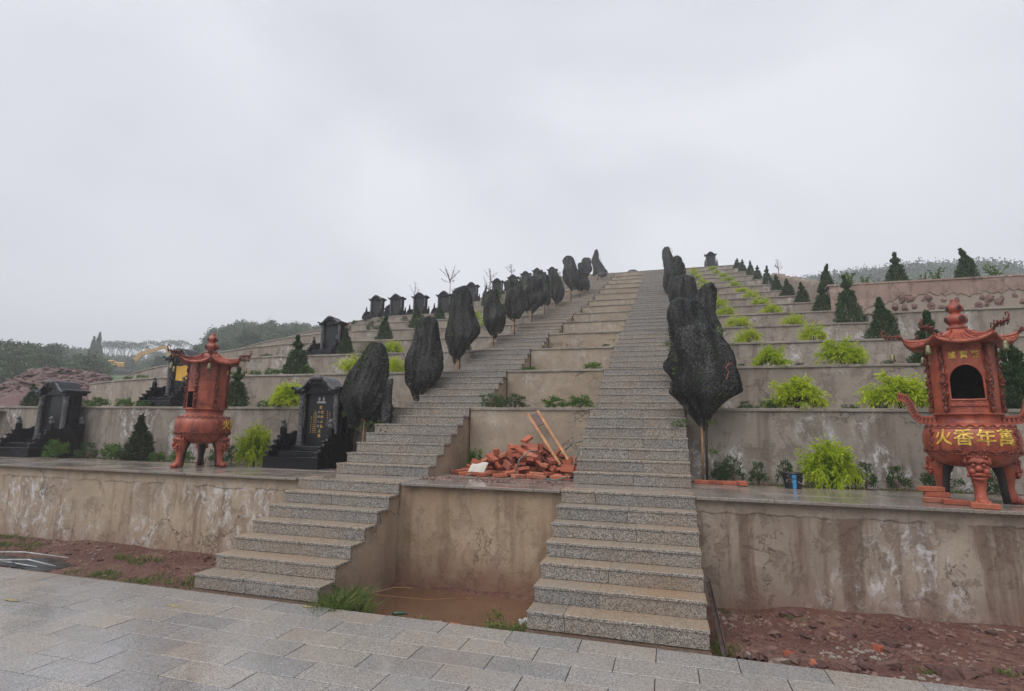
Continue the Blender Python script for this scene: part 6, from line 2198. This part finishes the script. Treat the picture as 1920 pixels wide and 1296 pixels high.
wr = np.random.default_rng(88)
def wood(az, d, h, w, label, group, j, zoff=0.0):
    a = math.radians(az)
    x, y = -d * math.sin(a), d * math.cos(a)
    t = ob('broadleaf_tree', None, None, (x, y, land(x, y) - 0.2 + zoff), (0, 0, wr.uniform(0, 6)), (w, w, h), label=label, cat='tree', group=group)
    ob('crown', CROWN[j % 5], t)
    ob('trunk', TRUNK[j % 3], t)
    return t
for j in range(46):
    az = 52.4 + 11.0 * (j + wr.uniform(-0.4, 0.4)) / 46
    d = wr.uniform(125, 165)
    top = np.interp(az, [50, 52, 54, 55, 56, 57.5, 59, 60.5, 63], [0.110, 0.108, 0.106, 0.108, 0.112, 0.112, 0.106, 0.080, 0.08]) * wr.uniform(0.93, 1.03)
    x, y = -d * math.sin(math.radians(az)), d * math.cos(math.radians(az))
    h = max(2.5, 1.7 + d * top - land(x, y))
    wood(az, d, h, h * wr.uniform(1.0, 1.35), 'hazy broadleaf tree in the belt behind the stone heap', 'trees of the far left belt', j)
for j in range(30):
    az = wr.uniform(46.0, 53.5)
    d = wr.uniform(118, 165)
    top = (0.122 if az < 50.5 else 0.106) * wr.uniform(0.85, 1.03)
    if az > 50.5: d = max(d, 130)
    x, y = -d * math.sin(math.radians(az)), d * math.cos(math.radians(az))
    h = max(3.0, 1.7 + d * top - land(x, y))
    wood(az, d, h, h * wr.uniform(1.0, 1.4), 'broadleaf tree on the slope behind the excavator', 'trees behind the excavator', j)
for j in range(64):
    az = wr.uniform(36.0, 46.6)
    d = wr.uniform(88, 118)
    top = np.interp(az, [36, 40, 43, 45, 46.2, 46.8], [0.185, 0.186, 0.187, 0.176, 0.158, 0.14]) * wr.uniform(0.9, 1.01)
    x, y = -d * math.sin(math.radians(az)), d * math.cos(math.radians(az))
    h = min(7.5, max(2.5, 1.7 + d * top - land(x, y)))
    wood(az, d, h, h * wr.uniform(0.8, 1.1), 'slender green tree in the thicket on the left hill', 'trees of the left hill thicket', j)
for j in range(40):                           # undergrowth in front of the thicket
    az = wr.uniform(37.0, 50)
    d = wr.uniform(66, 108)
    wood(az, d, wr.uniform(1.6, 2.8), wr.uniform(2.2, 3.6), 'low bush on the green slope below the left hill thicket', 'bushes on the left slope', j, -0.3)
for j in range(10):
    az = wr.uniform(54.2, 55.8)
    d = wr.uniform(60, 100)
    wood(az, d, wr.uniform(2.0, 3.0), wr.uniform(2.5, 4), 'bush between the stone heap and the excavator', 'bushes by the excavator', j, -0.3)
for j in range(60):
    az = wr.uniform(57.2, 62.5)
    d = wr.uniform(40, 105)
    wood(az, d, wr.uniform(1.6, 2.4) * (1 if d < 60 else 1.5), wr.uniform(2.4, 3.4) * (1 if d < 60 else 1.3), 'bush on the slope behind the left end of the stone heap', 'bushes behind the heap', j, -0.4)
# twin poplar-like cypresses
for j, (az, e, lab) in enumerate(((54.95, 0.131, 'left of the two tall dark spire trees'), (54.6, 0.138, 'right and taller of the two tall dark spire trees'))):
    d = 118.0
    x, y = -d * math.sin(math.radians(az)), d * math.cos(math.radians(az))
    h = 1.7 + d * e - land(x, y)
    t = ob('spire_tree', None, None, (x, y, land(x, y)), (0, 0, j * 2.0), (h * 0.62, h * 0.62, h), label=lab, cat='tree', group='twin spire trees')
    ob('foliage', CYP[3], t)
    ob('trunk', CSTEM, t)
# flat-topped trees with open trunks
def umbrella_crown(seed, n=520):
    rg = np.random.default_rng(seed)
    a, r_ = rg.uniform(0, 6.28, n), 0.5 * np.sqrt(rg.uniform(0, 1, n))
    P = np.stack([r_ * np.cos(a), r_ * np.sin(a), 0.95 - 0.12 * (r_ / 0.5) ** 2 + rg.normal(0, 0.02, n)], 1)
    D = unit(rg.normal(size=(n, 3)) * np.array([1, 1, 0.4]))
    V, F = cards(P, D, rg.uniform(0.03, 0.06, n), 0.03, rg)
    b = MB()
    b.tube([(0, 0, -0.05), (0.01, 0, 0.35), (0.0, 0, 0.5)], [0.02, 0.017, 0.014], 6)
    for i in range(9):
        an = 6.28 * i / 9 + rg.uniform(-.2, .2)
        q = rg.uniform(0.2, 0.45)
        b.tube([(0, 0, rg.uniform(0.35, 0.5)), (q * 0.5 * math.cos(an), q * 0.5 * math.sin(an), 0.72), (q * math.cos(an), q * math.sin(an), 0.9)], [0.010, 0.008, 0.004], 5)
    return foliage_mesh('crown', V, F, rg.uniform(0, 1, n), 'leaf_forest'), b.build('trunk', 'bark')
UM = [umbrella_crown(1100 + i) for i in range(2)]
for j, (az, e) in enumerate(((54.0, 0.126), (53.3, 0.128), (52.6, 0.129), (51.9, 0.128), (50.8, 0.133), (49.4, 0.137), (48.6, 0.138))):
    d = 170.0
    x, y = -d * math.sin(math.radians(az)), d * math.cos(math.radians(az))
    h = 1.7 + d * e - land(x, y)
    t = ob('flat_topped_tree', None, None, (x, y, land(x, y)), (0, 0, j), (h * 0.62, h * 0.62, h), label='flat-topped open tree on the skyline right of the spire trees', cat='tree', group='flat-topped skyline trees')
    ob('crown', UM[j % 2][0], t)
    ob('trunk', UM[j % 2][1], t)

# wooded hill far right
ridge = [(10, 41), (28, 42.5), (34.3, 44.2), (38.4, 45.0), (45.1, 46.2), (55.4, 46.6), (63, 47.6), (70, 46.8), (77, 47.0), (80.5, 46.6), (84.2, 44.0), (86.5, 40.5), (95, 36), (120, 30)]
V, F = [], []
xs = np.linspace(5, 120, 90)
for i, x in enumerate(xs):
    zt = np.interp(x, [p[0] for p in ridge], [p[1] for p in ridge])
    for j, (yy, k) in enumerate(((110, 0.0), (128, 0.45), (145, 0.82), (160, 1.0), (180, 0.8), (210, 0.2))):
        V.append((x, yy, 14 + (zt - 1.2 - 14) * k))
for i in range(len(xs) - 1):
    for j in range(5):
        a = i * 6 + j
        F.append((a, a + 6, a + 7, a + 1))
ob('far_hill', mesh('far_hill', V, F, 'bed_soil', True), kind='structure')
Ps = []
for i in range(3200):
    x, yy = wr.uniform(8, 108), wr.uniform(134, 166)
    zt = np.interp(x, [p[0] for p in ridge], [p[1] for p in ridge])
    k = np.interp(yy, [110, 128, 145, 160, 180], [0, .45, .82, 1, .8])
    Ps.append((x, yy, 14 + (zt - 1.2 - 14) * k))
Ps = np.array(Ps)
P = np.repeat(Ps, 16, 0) + wr.normal(0, 1, (len(Ps) * 16, 3)) * np.array([0.8, 0.8, 0.75]) + np.array([0, 0, 0.5])
D = unit(wr.normal(size=P.shape) + np.array([0, 0, 0.4]))
V, F = cards(P, D, wr.uniform(0.35, 0.7, len(P)), wr.uniform(0.3, 0.5, len(P)), wr)
tone = np.clip(np.repeat(wr.uniform(0, 0.8, len(Ps)), 16) + wr.uniform(-0.1, 0.3, len(P)), 0, 1)
ob('far_forest', foliage_mesh('far_forest', V, F, tone, 'leaf_far'), kind='stuff')

# ------------------------------------------------------------------ damp air
hz = boxmesh('haze', -750, 750, -750, 750, -6, 56, 'coping', 0)
hz.materials.clear()
hm = bpy.data.materials.new('haze')
hm.use_nodes = True
hm.node_tree.nodes.clear()
ho = hm.node_tree.nodes.new('ShaderNodeOutputMaterial')
pv = hm.node_tree.nodes.new('ShaderNodeVolumePrincipled')
pv.inputs['Color'].default_value = (0.93, 0.95, 1.0, 1)
pv.inputs['Density'].default_value = HAZE
pv.inputs['Anisotropy'].default_value = 0.2
hm.node_tree.links.new(pv.outputs[0], ho.inputs['Volume'])
hz.materials.append(hm)
ob('haze', hz, kind='stuff')
